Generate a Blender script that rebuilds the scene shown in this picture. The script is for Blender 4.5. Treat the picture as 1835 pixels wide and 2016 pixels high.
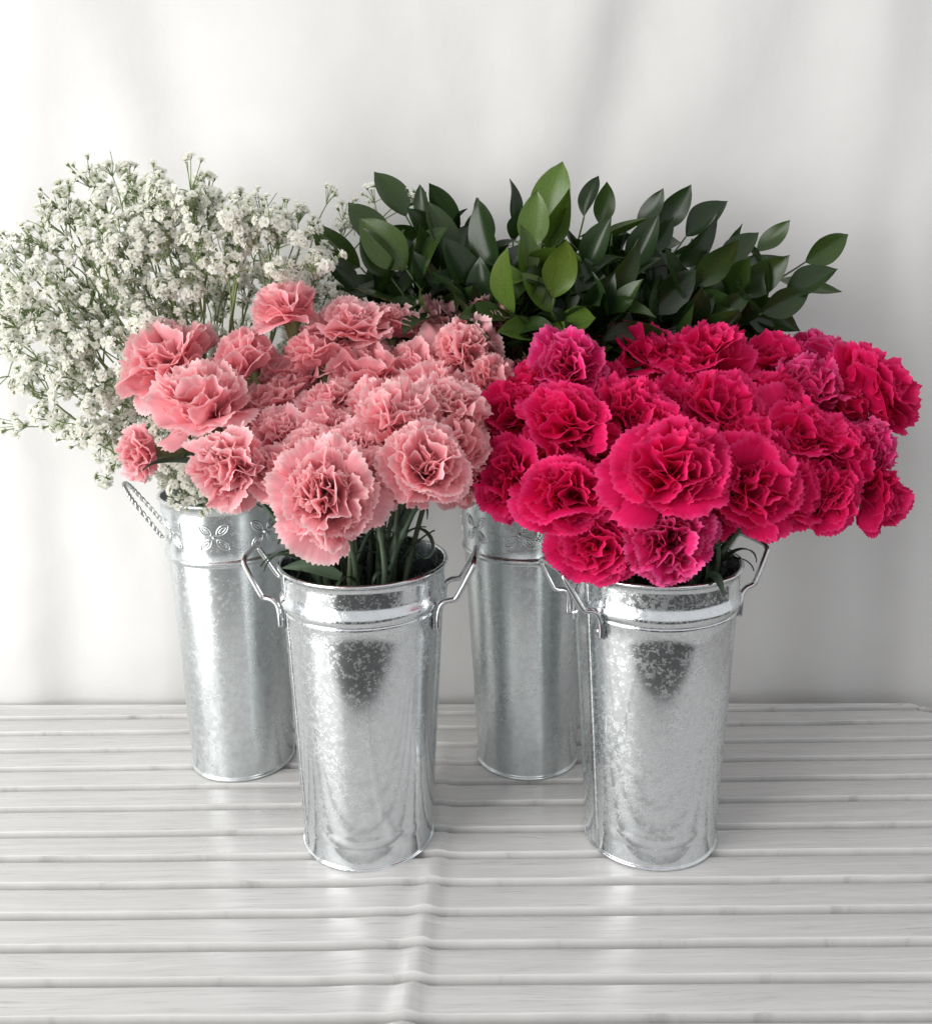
import bpy, bmesh, math, random
from mathutils import Vector, Matrix, noise
import numpy as np

random.seed(7)
R = math.radians
for o in list(bpy.data.objects):
    bpy.data.objects.remove(o, do_unlink=True)
SC = bpy.context.scene
COL = SC.collection

# ------------------------------------------------------------------ camera
PITCH, ROLL, CAMH, FPX = R(15.61), R(0.74), 0.5, 1834.0     # FPX: focal length for a picture 1835 wide
cp, sp = math.cos(PITCH), math.sin(PITCH)
right, down, fwd = Vector((1, 0, 0)), Vector((0, -sp, -cp)), Vector((0, cp, -sp))
cr, sr = math.cos(ROLL), math.sin(ROLL)
right2, down2 = right * cr + down * sr, down * cr - right * sr
EYE = Vector((0, 0, CAMH))
cam = bpy.data.cameras.new('camera')
cam.sensor_fit = 'HORIZONTAL'
cam.sensor_width = 36.0
cam.lens = 36.0 * FPX / 1835.0
cam.clip_start = 0.01
cam.clip_end = 100
cob = bpy.data.objects.new('camera', cam)
COL.objects.link(cob)
M = Matrix.Identity(4)
for i in range(3):
    M[i][0], M[i][1], M[i][2], M[i][3] = right2[i], -down2[i], -fwd[i], EYE[i]
cob.matrix_world = M
SC.camera = cob

# ------------------------------------------------------------------ light
world = bpy.data.worlds.new('World')
SC.world = world
world.use_nodes = True
bgn = world.node_tree.nodes['Background']
bgn.inputs[0].default_value = (0.96, 0.965, 0.985, 1)
bgn.inputs[1].default_value = 0.57


def area(name, loc, target, sx, sy, power, col):
    l = bpy.data.lights.new(name, 'AREA')
    l.shape = 'RECTANGLE'
    l.size, l.size_y = sx, sy
    l.energy = power
    l.color = col
    o = bpy.data.objects.new(name, l)
    COL.objects.link(o)
    o.location = loc
    o.rotation_euler = (Vector(target) - Vector(loc)).to_track_quat('-Z', 'Y').to_euler()
    return o


# tall window of the room, left of the photographer and reaching down towards the floor
area('window_light', (-1.95, -0.62, 0.68), (0.0, 0.80, 0.30), 1.75, 2.75, 72, (1.0, 0.985, 0.96))

SC.render.engine = 'CYCLES'
SC.cycles.use_denoising = True
SC.cycles.max_bounces = 8
SC.cycles.diffuse_bounces = 4
SC.cycles.glossy_bounces = 5
SC.cycles.transmission_bounces = 6
SC.cycles.sample_clamp_indirect = 12
SC.view_settings.view_transform = 'Standard'
SC.view_settings.look = 'None'
SC.view_settings.exposure = 0.40
SC.view_settings.gamma = 1.0


# ------------------------------------------------------------------ pixel helpers (photo shown 1835 wide)
def ray(x, y):
    return (right2 * ((x - 917.5) / FPX) + down2 * ((y - 1008.0) / FPX) + fwd)


def at_y(x, y, wy):
    d = ray(x, y)
    return EYE + d * (wy / d.y)


def at_z(x, y, wz=0.0):
    d = ray(x, y)
    return EYE + d * ((wz - CAMH) / d.z)


def depth(p):
    return (p - EYE).dot(fwd)


# ------------------------------------------------------------------ object helpers
def tag(o, label=None, cat=None, group=None, kind=None):
    if label: o['label'] = label
    if cat: o['category'] = cat
    if group: o['group'] = group
    if kind: o['kind'] = kind
    return o


def link(name, data, parent=None, mat=None):
    o = bpy.data.objects.new(name, data)
    COL.objects.link(o)
    if parent is not None:
        o.parent = parent
    if mat is not None and data is not None and not data.materials:
        data.materials.append(mat)
    return o


def empty(name, loc=(0, 0, 0)):
    o = link(name, None)
    o.location = loc
    o.empty_display_size = 0.02
    return o


def mesh(name, verts, faces, smooth=True, uv=None):
    m = bpy.data.meshes.new(name)
    m.from_pydata([tuple(v) for v in verts], [], faces)
    if smooth:
        m.polygons.foreach_set('use_smooth', [True] * len(m.polygons))
    if uv is not None:
        l = m.uv_layers.new(name='UVMap')
        vi = np.empty(len(m.loops), dtype=np.int32)
        m.loops.foreach_get('vertex_index', vi)
        l.data.foreach_set('uv', np.asarray(uv, dtype=np.float32)[vi].ravel())
    m.update()
    return m


class MB:
    """collects vertices and faces of one part"""
    def __init__(self):
        self.v, self.f, self.uv = [], [], []

    def tube(self, pts, rad, n=6, cap=True):
        pts = [Vector(p) for p in pts]
        k = len(pts)
        rads = rad if hasattr(rad, '__len__') else [rad] * k
        b = len(self.v)
        t0 = (pts[1] - pts[0]).normalized()
        ref = Vector((0, 0, 1)) if abs(t0.z) < 0.9 else Vector((1, 0, 0))
        nrm = (ref - t0 * ref.dot(t0)).normalized()
        acc = 0.0
        for i in range(k):
            t = (pts[min(i + 1, k - 1)] - pts[max(i - 1, 0)])
            t = t.normalized() if t.length > 1e-9 else t0
            nrm = (nrm - t * nrm.dot(t))
            nrm = nrm.normalized() if nrm.length > 1e-6 else t.orthogonal().normalized()
            bi = t.cross(nrm)
            if i: acc += (pts[i] - pts[i - 1]).length
            for j in range(n):
                a = 2 * math.pi * j / n
                self.v.append(pts[i] + (nrm * math.cos(a) + bi * math.sin(a)) * rads[i])
                self.uv.append((j / n, acc))
        for i in range(k - 1):
            for j in range(n):
                j2 = (j + 1) % n
                self.f.append((b + i * n + j, b + i * n + j2, b + (i + 1) * n + j2, b + (i + 1) * n + j))
        if cap:
            self.f.append(tuple(b + j for j in range(n))[::-1])
            self.f.append(tuple(b + (k - 1) * n + j for j in range(n)))
        return self

    def add(self, verts, faces, uv=None):
        b = len(self.v)
        self.v += list(verts)
        self.uv += list(uv) if uv is not None else [(0, 0)] * len(verts)
        self.f += [tuple(b + i for i in f) for f in faces]
        return self

    def lathe(self, prof, n=96, lean=(0, 0), close=False):
        """prof: list of (r, z); lean: sideways drift per metre of height"""
        b = len(self.v)
        k = len(prof)
        acc = 0
        for i, (r, z) in enumerate(prof):
            if i: acc += math.hypot(r - prof[i - 1][0], z - prof[i - 1][1])
            for j in range(n):
                a = 2 * math.pi * j / n
                self.v.append(Vector((r * math.cos(a) + lean[0] * z, r * math.sin(a) + lean[1] * z, z)))
                self.uv.append((j / n, acc))
        for i in range(k - 1 if not close else k):
            i2 = (i + 1) % k
            for j in range(n):
                j2 = (j + 1) % n
                self.f.append((b + i * n + j, b + i * n + j2, b + i2 * n + j2, b + i2 * n + j))
        return self

    def build(self, name, mat, parent=None, smooth=True):
        return link(name, mesh(name, self.v, self.f, smooth, self.uv), parent, mat)


def bez(p0, p1, p2, p3, n):
    out = []
    for i in range(n):
        t = i / (n - 1)
        u = 1 - t
        out.append(p0 * (u ** 3) + p1 * (3 * u * u * t) + p2 * (3 * u * t * t) + p3 * (t ** 3))
    return out


def smooth_path(pts, n=8, closed=False):
    """Catmull-Rom through points"""
    pts = [Vector(p) for p in pts]
    out = []
    k = len(pts)
    for i in range(k - 1):
        p0, p1, p2, p3 = pts[max(i - 1, 0)], pts[i], pts[i + 1], pts[min(i + 2, k - 1)]
        for j in range(n):
            t = j / n
            out.append(0.5 * ((2 * p1) + (p2 - p0) * t + (2 * p0 - 5 * p1 + 4 * p2 - p3) * t * t
                              + (3 * p1 - p0 - 3 * p2 + p3) * t ** 3))
    out.append(pts[-1])
    return out


def sstep(a, b, x):
    t = max(0.0, min(1.0, (x - a) / (b - a)))
    return t * t * (3 - 2 * t)


# ------------------------------------------------------------------ materials
def mat(name):
    m = bpy.data.materials.new(name)
    m.use_nodes = True
    nt = m.node_tree
    nt.nodes.clear()
    out = nt.nodes.new('ShaderNodeOutputMaterial')
    return m, nt, out


def N(nt, typ, **kw):
    n = nt.nodes.new(typ)
    for k, v in kw.items():
        if k in n.inputs.keys():
            n.inputs[k].default_value = v
        else:
            setattr(n, k, v)
    return n


def ramp(nt, pts, interp='LINEAR'):
    r = nt.nodes.new('ShaderNodeValToRGB')
    r.color_ramp.interpolation = interp
    e = r.color_ramp.elements
    while len(e) < len(pts):
        e.new(0.5)
    for i, (p, c) in enumerate(pts):
        e[i].position = p
        e[i].color = (c, c, c, 1) if not hasattr(c, '__len__') else (*c, 1)
    return r


def L(nt, a, ao, b, bi):
    nt.links.new(a.outputs[ao], b.inputs[bi])


def mixc(nt, fac, a, b, blend='MIX'):
    m = nt.nodes.new('ShaderNodeMix')
    m.data_type = 'RGBA'
    m.blend_type = blend
    for idx, v in ((0, fac), (6, a), (7, b)):
        if isinstance(v, tuple) and hasattr(v[0], 'outputs'):
            nt.links.new(v[0].outputs[v[1]], m.inputs[idx])
        elif idx == 0:
            m.inputs[0].default_value = v
        else:
            m.inputs[idx].default_value = (*v, 1) if len(v) == 3 else v
    return m


def petal_material(name, deep, body, edge, trans=0.35, var=0.10, sheen=0.0, vein=0.14):
    m, nt, out = mat(name)
    uv = N(nt, 'ShaderNodeUVMap')
    sep = N(nt, 'ShaderNodeSeparateXYZ')
    L(nt, uv, 0, sep, 0)
    r = ramp(nt, [(0.0, deep), (0.45, body), (0.90, body), (1.0, edge)])
    L(nt, sep, 1, r, 0)
    # veins run from claw to edge
    mp = N(nt, 'ShaderNodeMapping')
    mp.inputs['Scale'].default_value = (26, 1.3, 1)
    L(nt, uv, 0, mp, 0)
    nz = N(nt, 'ShaderNodeTexNoise', Scale=1.0, Detail=4.0)
    L(nt, mp, 0, nz, 'Vector')
    vr = ramp(nt, [(0.3, 1 - vein), (0.7, 1 + 0.55 * vein)])
    L(nt, nz, 0, vr, 0)
    c1 = mixc(nt, 1.0, (r, 0), (vr, 0), 'MULTIPLY')
    oi = N(nt, 'ShaderNodeObjectInfo')
    hsv = N(nt, 'ShaderNodeHueSaturation')
    mr = N(nt, 'ShaderNodeMapRange')
    mr.inputs['To Min'].default_value = 1 - var
    mr.inputs['To Max'].default_value = 1 + var
    L(nt, oi, 'Random', mr, 0)
    L(nt, mr, 0, hsv, 'Value')
    L(nt, c1, 2, hsv, 'Color')
    bp = N(nt, 'ShaderNodeBump', Strength=0.35, Distance=0.0006)
    L(nt, nz, 0, bp, 'Height')
    d = N(nt, 'ShaderNodeBsdfPrincipled')
    d.inputs['Roughness'].default_value = 0.62
    d.inputs['Specular IOR Level'].default_value = 0.14
    d.inputs['Sheen Weight'].default_value = sheen
    t = N(nt, 'ShaderNodeBsdfTranslucent')
    L(nt, hsv, 0, d, 'Base Color')
    L(nt, hsv, 0, t, 'Color')
    L(nt, bp, 0, d, 'Normal')
    L(nt, bp, 0, t, 'Normal')
    mx = N(nt, 'ShaderNodeMixShader')
    mx.inputs[0].default_value = trans
    L(nt, d, 0, mx, 1)
    L(nt, t, 0, mx, 2)
    L(nt, mx, 0, out, 0)
    return m


def leaf_material(name, dark, light, rough=0.32, trans=0.18, veins=60.0, lean=0.5, by_colour=False):
    m, nt, out = mat(name)
    uv = N(nt, 'ShaderNodeUVMap')
    oi = N(nt, 'ShaderNodeObjectInfo')
    mp = N(nt, 'ShaderNodeMapping')
    mp.inputs['Scale'].default_value = (veins, 2.0, 1)
    L(nt, uv, 0, mp, 0)
    wv = N(nt, 'ShaderNodeTexNoise', Scale=1.0, Detail=3.0)
    L(nt, mp, 0, wv, 'Vector')
    tc = N(nt, 'ShaderNodeTexCoord')
    n2 = N(nt, 'ShaderNodeTexNoise', Scale=45.0, Detail=4.0)
    L(nt, tc, 'Object', n2, 'Vector')
    rr = ramp(nt, [(0.0, 0.0), (lean, 0.25), (1.0, 1.0)])
    if by_colour:
        sc_ = N(nt, 'ShaderNodeSeparateColor')
        L(nt, oi, 'Color', sc_, 0)
        L(nt, sc_, 0, rr, 0)
    else:
        L(nt, oi, 'Random', rr, 0)
    c1 = mixc(nt, (rr, 0), dark, light)
    vr = ramp(nt, [(0.3, 0.82), (0.7, 1.15)])
    L(nt, wv, 0, vr, 0)
    c2 = mixc(nt, 1.0, (c1, 2), (vr, 0), 'MULTIPLY')
    v2 = ramp(nt, [(0.3, 0.8), (0.75, 1.2)])
    L(nt, n2, 0, v2, 0)
    c3 = mixc(nt, 1.0, (c2, 2), (v2, 0), 'MULTIPLY')
    bp = N(nt, 'ShaderNodeBump', Strength=0.25, Distance=0.0004)
    L(nt, wv, 0, bp, 'Height')
    d = N(nt, 'ShaderNodeBsdfPrincipled')
    d.inputs['Roughness'].default_value = rough
    d.inputs['Specular IOR Level'].default_value = 0.45
    L(nt, c3, 2, d, 'Base Color')
    L(nt, bp, 0, d, 'Normal')
    t = N(nt, 'ShaderNodeBsdfTranslucent')
    br = mixc(nt, 1.0, (c3, 2), (1.5, 1.7, 0.7), 'MULTIPLY')
    L(nt, br, 2, t, 'Color')
    mx = N(nt, 'ShaderNodeMixShader')
    mx.inputs[0].default_value = trans
    L(nt, d, 0, mx, 1)
    L(nt, t, 0, mx, 2)
    L(nt, mx, 0, out, 0)
    return m


def zinc_material(name, r0=0.10, r1=0.42, base=(0.75, 0.78, 0.795), fleck=0.55, seed=0.0, dull=0.0, bump=0.5):
    m, nt, out = mat(name)
    tc = N(nt, 'ShaderNodeTexCoord')
    mp = N(nt, 'ShaderNodeMapping')
    mp.inputs['Location'].default_value = (seed, seed * 0.7, seed * 1.3)
    L(nt, tc, 'Object', mp, 0)
    # crystalline spangle of the zinc, a few millimetres across, unevenly spread
    vo = N(nt, 'ShaderNodeTexVoronoi', Scale=420.0)
    vo.feature = 'F1'
    wob = N(nt, 'ShaderNodeTexNoise', Scale=260.0, Detail=3.0)
    L(nt, mp, 0, wob, 'Vector')
    mw = mixc(nt, 0.012, (mp, 0), (wob, 1), 'ADD')
    L(nt, mw, 2, vo, 'Vector')
    sepc = N(nt, 'ShaderNodeSeparateColor')
    L(nt, vo, 'Color', sepc, 0)
    big = N(nt, 'ShaderNodeTexNoise', Scale=14.0, Detail=3.0)
    L(nt, mp, 0, big, 'Vector')
    mid = N(nt, 'ShaderNodeTexNoise', Scale=170.0, Detail=4.0, Roughness=0.65)
    L(nt, mp, 0, mid, 'Vector')
    sub = N(nt, 'ShaderNodeMath', operation='MULTIPLY')
    L(nt, sepc, 0, sub, 0)
    L(nt, mid, 0, sub, 1)
    addn = N(nt, 'ShaderNodeMath', operation='MULTIPLY_ADD')
    L(nt, big, 0, addn, 0)
    addn.inputs[1].default_value = 0.55
    L(nt, sub, 0, addn, 2)
    fl = ramp(nt, [(fleck - 0.03, 0.0), (fleck + 0.07, 1.0)])
    L(nt, addn, 0, fl, 0)
    # vertical rolling streaks
    ms = N(nt, 'ShaderNodeMapping')
    ms.inputs['Scale'].default_value = (1, 1, 0.03)
    L(nt, mp, 0, ms, 0)
    st = N(nt, 'ShaderNodeTexNoise', Scale=90.0, Detail=4.0)
    L(nt, ms, 0, st, 'Vector')
    rg = N(nt, 'ShaderNodeMapRange')
    rg.inputs['To Min'].default_value = r0
    rg.inputs['To Max'].default_value = r1
    L(nt, fl, 0, rg, 0)
    rb = N(nt, 'ShaderNodeMath', operation='MULTIPLY_ADD')
    L(nt, big, 0, rb, 0)
    rb.inputs[1].default_value = 0.16
    L(nt, rg, 0, rb, 2)
    rb2 = N(nt, 'ShaderNodeMath', operation='SUBTRACT')
    L(nt, rb, 0, rb2, 0)
    rb2.inputs[1].default_value = 0.07
    cr_ = ramp(nt, [(0.25, tuple(c * 0.88 for c in base)), (0.75, tuple(min(1, c * 1.12) for c in base))])
    L(nt, mid, 0, cr_, 0)
    cf = mixc(nt, (fl, 0), (cr_, 0), tuple(min(1, c * 1.05) for c in base))
    p = N(nt, 'ShaderNodeBsdfPrincipled')
    p.inputs['Metallic'].default_value = 1.0 - dull
    L(nt, cf, 2, p, 'Base Color')
    L(nt, rb2, 0, p, 'Roughness')
    h = N(nt, 'ShaderNodeMath', operation='ADD')
    hs = N(nt, 'ShaderNodeMath', operation='MULTIPLY')
    L(nt, st, 0, hs, 0)
    hs.inputs[1].default_value = 0.8
    L(nt, fl, 0, h, 0)
    L(nt, hs, 0, h, 1)
    bp = N(nt, 'ShaderNodeBump', Strength=bump, Distance=0.00012)
    L(nt, h, 0, bp, 'Height')
    n3 = N(nt, 'ShaderNodeTexNoise', Scale=22.0, Detail=2.0)
    L(nt, ms, 0, n3, 'Vector')
    bp2 = N(nt, 'ShaderNodeBump', Strength=0.10, Distance=0.0010)
    L(nt, n3, 0, bp2, 'Height')
    L(nt, bp, 0, bp2, 'Normal')
    L(nt, bp2, 0, p, 'Normal')
    tn = N(nt, 'ShaderNodeTangent')
    tn.direction_type = 'RADIAL'
    tn.axis = 'Z'
    L(nt, tn, 0, p, 'Tangent')
    p.inputs['Anisotropic'].default_value = 0.40
    p.inputs['Anisotropic Rotation'].default_value = 0.25
    L(nt, p, 0, out, 0)
    return m


def plain(name, col, rough=0.5, metal=0.0, spec=0.5, nscale=0, namp=0.15):
    m, nt, out = mat(name)
    p = N(nt, 'ShaderNodeBsdfPrincipled')
    p.inputs['Roughness'].default_value = rough
    p.inputs['Metallic'].default_value = metal
    p.inputs['Specular IOR Level'].default_value = spec
    if nscale:
        tc = N(nt, 'ShaderNodeTexCoord')
        nz = N(nt, 'ShaderNodeTexNoise', Scale=nscale, Detail=5.0)
        L(nt, tc, 'Object', nz, 'Vector')
        r = ramp(nt, [(0.3, tuple(c * (1 - namp) for c in col)), (0.7, tuple(min(1, c * (1 + namp)) for c in col))])
        L(nt, nz, 0, r, 0)
        L(nt, r, 0, p, 'Base Color')
    else:
        p.inputs['Base Color'].default_value = (*col, 1)
    L(nt, p, 0, out, 0)
    return m


def board_material():
    """white-washed wood grain with a satin vinyl surface"""
    m, nt, out = mat('whitewashed_board')
    tc = N(nt, 'ShaderNodeTexCoord')
    oi = N(nt, 'ShaderNodeObjectInfo')
    off = N(nt, 'ShaderNodeVectorMath', operation='ADD')
    sc = N(nt, 'ShaderNodeVectorMath', operation='SCALE')
    cmb = N(nt, 'ShaderNodeCombineXYZ')
    L(nt, oi, 'Random', cmb, 0)
    L(nt, oi, 'Random', cmb, 1)
    L(nt, cmb, 0, sc, 0)
    sc.inputs['Scale'].default_value = 37.0
    L(nt, tc, 'Object', off, 0)
    L(nt, sc, 0, off, 1)
    # slow wander of the grain
    ws = N(nt, 'ShaderNodeMapping')
    ws.inputs['Scale'].default_value = (5, 26, 1)
    L(nt, off, 0, ws, 0)
    wn = N(nt, 'ShaderNodeTexNoise', Scale=1.0, Detail=2.0)
    L(nt, ws, 0, wn, 'Vector')
    wm = N(nt, 'ShaderNodeVectorMath', operation='SCALE')
    L(nt, wn, 1, wm, 0)
    wm.inputs['Scale'].default_value = 0.02
    wa = N(nt, 'ShaderNodeVectorMath', operation='ADD')
    L(nt, off, 0, wa, 0)
    L(nt, wm, 0, wa, 1)
    gs = N(nt, 'ShaderNodeMapping')
    gs.inputs['Scale'].default_value = (22, 640, 1)
    L(nt, wa, 0, gs, 0)
    g1 = N(nt, 'ShaderNodeTexNoise', Scale=1.0, Detail=5.0, Roughness=0.6)
    L(nt, gs, 0, g1, 'Vector')
    gs2 = N(nt, 'ShaderNodeMapping')
    gs2.inputs['Scale'].default_value = (6, 190, 1)
    L(nt, wa, 0, gs2, 0)
    g2 = N(nt, 'ShaderNodeTexNoise', Scale=1.0, Detail=3.0)
    L(nt, gs2, 0, g2, 'Vector')
    r1 = ramp(nt, [(0.24, (0.40, 0.392, 0.38)), (0.42, (0.60, 0.595, 0.585)), (0.75, (0.665, 0.66, 0.65))])
    L(nt, g1, 0, r1, 0)
    r2 = ramp(nt, [(0.25, 0.88), (0.75, 1.05)])
    L(nt, g2, 0, r2, 0)
    c = mixc(nt, 1.0, (r1, 0), (r2, 0), 'MULTIPLY')
    p = N(nt, 'ShaderNodeBsdfPrincipled')
    L(nt, c, 2, p, 'Base Color')
    rr = ramp(nt, [(0.2, 0.30), (0.8, 0.20)])
    L(nt, g2, 0, rr, 0)
    L(nt, rr, 0, p, 'Roughness')
    p.inputs['Specular IOR Level'].default_value = 0.5
    bp = N(nt, 'ShaderNodeBump', Strength=0.45, Distance=0.0003)
    L(nt, g1, 0, bp, 'Height')
    L(nt, bp, 0, p, 'Normal')
    L(nt, p, 0, out, 0)
    return m


def fabric_material():
    m, nt, out = mat('white_cotton')
    tc = N(nt, 'ShaderNodeTexCoord')
    n1 = N(nt, 'ShaderNodeTexNoise', Scale=900.0, Detail=2.0)
    L(nt, tc, 'Object', n1, 'Vector')
    n2 = N(nt, 'ShaderNodeTexNoise', Scale=9.0, Detail=5.0, Roughness=0.6)
    L(nt, tc, 'Object', n2, 'Vector')
    r = ramp(nt, [(0.3, (0.645, 0.640, 0.629)), (0.7, (0.675, 0.671, 0.662))])
    L(nt, n2, 0, r, 0)
    p = N(nt, 'ShaderNodeBsdfPrincipled')
    p.inputs['Roughness'].default_value = 0.85
    p.inputs['Specular IOR Level'].default_value = 0.15
    L(nt, r, 0, p, 'Base Color')
    b1 = N(nt, 'ShaderNodeBump', Strength=0.12, Distance=0.0003)
    L(nt, n1, 0, b1, 'Height')
    b2 = N(nt, 'ShaderNodeBump', Strength=0.16, Distance=0.010)
    L(nt, n2, 0, b2, 'Height')
    L(nt, b1, 0, b2, 'Normal')
    L(nt, b2, 0, p, 'Normal')
    L(nt, p, 0, out, 0)
    return m


MAT_PINK = petal_material('pale_pink_petal', (0.94, 0.27, 0.335), (0.97, 0.465, 0.51), (0.97, 0.71, 0.715), 0.44, 0.03)
MAT_HOT = petal_material('hot_pink_petal', (0.56, 0.003, 0.066), (0.76, 0.010, 0.125), (0.83, 0.050, 0.22), 0.34, 0.09)
MAT_MAGENTA = petal_material('magenta_petal', (0.60, 0.006, 0.095), (0.75, 0.022, 0.18), (0.83, 0.13, 0.36), 0.34, 0.08)
MAT_CALYX = leaf_material('carnation_calyx', (0.10, 0.15, 0.06), (0.17, 0.24, 0.09), 0.55, 0.05, 30)
MAT_STEM = leaf_material('carnation_stem', (0.045, 0.075, 0.045), (0.085, 0.125, 0.065), 0.55, 0.0, 10)
MAT_CLEAF = leaf_material('carnation_leaf', (0.030, 0.055, 0.036), (0.055, 0.095, 0.050), 0.5, 0.05, 24)
MAT_RUSCUS = leaf_material('ruscus_leaf', (0.014, 0.031, 0.010), (0.080, 0.140, 0.022), 0.27, 0.16, 46, lean=0.5, by_colour=True)
MAT_RUSCUS_STEM = leaf_material('ruscus_stem', (0.045, 0.075, 0.025), (0.07, 0.11, 0.03), 0.45, 0.0, 10)
MAT_GSTEM = leaf_material('breath_stem', (0.17, 0.23, 0.09), (0.22, 0.29, 0.12), 0.6, 0.0, 5)
MAT_FLORET = petal_material('breath_floret', (0.86, 0.88, 0.70), (0.95, 0.95, 0.89), (0.95, 0.95, 0.92), 0.48, 0.02, vein=0.02)
MAT_ZINC = zinc_material('galvanised_steel', 0.135, 0.27, seed=1.0, fleck=0.635, bump=0.12)
MAT_ZINC_B = zinc_material('galvanised_steel_speckled', 0.13, 0.29, seed=5.0, fleck=0.60, bump=0.14)
MAT_ZINC_DULL = zinc_material('dull_galvanised_steel', 0.27, 0.40, base=(0.68, 0.715, 0.72), seed=9.0, fleck=0.68, dull=0.08, bump=0.10)
MAT_WIRE = plain('zinc_wire', (0.62, 0.63, 0.64), 0.22, 1.0, nscale=300, namp=0.1)
MAT_BOARD = board_material()
MAT_FABRIC = fabric_material()
MAT_TABLE = plain('table_board', (0.45, 0.44, 0.42), 0.6, nscale=30)
MAT_FLOOR = plain('dark_floor', (0.035, 0.033, 0.032), 0.6, nscale=6, namp=0.25)
MAT_WATER = plain('dark_water', (0.01, 0.012, 0.01), 0.1)

# ------------------------------------------------------------------ setting: floor, table, boards, fabric
FLOOR_Z = -0.75
mb = MB()
mb.add([Vector((-4, -4, FLOOR_Z)), Vector((4, -4, FLOOR_Z)), Vector((4, 1.6, FLOOR_Z)), Vector((-4, 1.6, FLOOR_Z))], [(0, 1, 2, 3)])
tag(mb.build('floor', MAT_FLOOR), kind='structure')

# board joints read off the photograph: left and right ends of each joint (rows for a picture 1835 wide)
K = 1835.0 / 2621.0
jl = [165, 258, 360, 470, 587, 713, 864, 1007, 1168, 1347, 1541, 1747, 1977]
jr = [97, 180, 283, 393, 510, 635, 795, 957, 1122, 1302, 1498, 1712, 1946]
conv = lambda v: (1940 + v / 2.1443) * K
joints = []
for a, b in zip(jl, jr):
    A, B = at_z(0, conv(a)), at_z(1835, conv(b))
    joints.append((A, (B - A) / (B.x - A.x)))     # point + slope per metre of x
edgeA, edgeB = at_z(0, 1389.5), at_z(1800, 1386.5)
back_edge = (edgeA, (edgeB - edgeA) / (edgeB.x - edgeA.x))
jy = lambda j, x: j[0].y + j[1].y * (x - j[0].x)
# carry the boards on towards the photographer
step = jy(joints[-2], 0) - jy(joints[-1], 0)
for i in range(3):
    l = joints[-1]
    joints.append((l[0] - Vector((0, step, 0)), l[1]))
X0, X1 = -0.85, 0.72
TABLE_FRONT = jy(joints[-1], 0)

ridge_px = [(870, 1440), (878, 1500), (872, 1560), (868, 1640), (862, 1700), (848, 1760), (832, 1840), (826, 1900), (810, 1960), (795, 2016), (780, 2080)]
ridge = [at_z(*p) for p in ridge_px]


def lift(x, y):
    """the vinyl sheet is rucked up along one crease and is otherwise only slightly uneven"""
    z = 0.0
    if y >= ridge[0].y: rx = ridge[0].x
    elif y <= ridge[-1].y: rx = ridge[-1].x
    else:
        for a, b in zip(ridge, ridge[1:]):
            if b.y <= y <= a.y:
                t = (a.y - y) / (a.y - b.y)
                rx = a.x + (b.x - a.x) * t
                break
    amp = 0.0042 * sstep(0.96, 0.80, y) * (0.55 + 0.45 * sstep(0.72, 0.62, y))
    d = x - rx
    w = 0.006 if d > 0 else 0.011
    z += amp * math.exp(-(d / w) ** 2) + 0.0015 * sstep(0.9, 0.7, y) * math.exp(-((d + 0.035) / 0.02) ** 2)
    z += 0.0006 * (noise.noise(Vector((x * 9, y * 9, 0.3))))
    return max(z, -0.0004)


xs = []
x = X0
while x < X1:
    xs.append(x)
    x += 0.006 if -0.12 < x < 0.06 else 0.022
xs.append(X1)

top = MB()
yb = lambda x: jy(back_edge, x) + 0.004
top.add([Vector((X0, TABLE_FRONT, -0.0255)), Vector((X1, TABLE_FRONT, -0.0255)), Vector((X1, 0.975, -0.0255)), Vector((X0, 0.975, -0.0255)),
         Vector((X0, TABLE_FRONT, -0.05)), Vector((X1, TABLE_FRONT, -0.05)), Vector((X1, 0.975, -0.05)), Vector((X0, 0.975, -0.05))],
        [(0, 1, 2, 3), (7, 6, 5, 4), (0, 4, 5, 1), (1, 5, 6, 2), (2, 6, 7, 3), (3, 7, 4, 0)])
tabletop = tag(top.build('tabletop', MAT_TABLE, smooth=False), 'tabletop of narrow white washed boards under the buckets', kind='structure')

CORNER_X, CORNER_R = at_z(1838, 1392).x, 0.022


def back_at(x):
    """rear edge of the sheet with its rounded corner on the right"""
    y = jy(back_edge, x)
    cx = CORNER_X - CORNER_R
    if x > cx:
        t = min(1.0, (x - cx) / CORNER_R)
        y -= CORNER_R * (1 - math.sqrt(max(0.0, 1 - t * t)))
    return y


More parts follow.
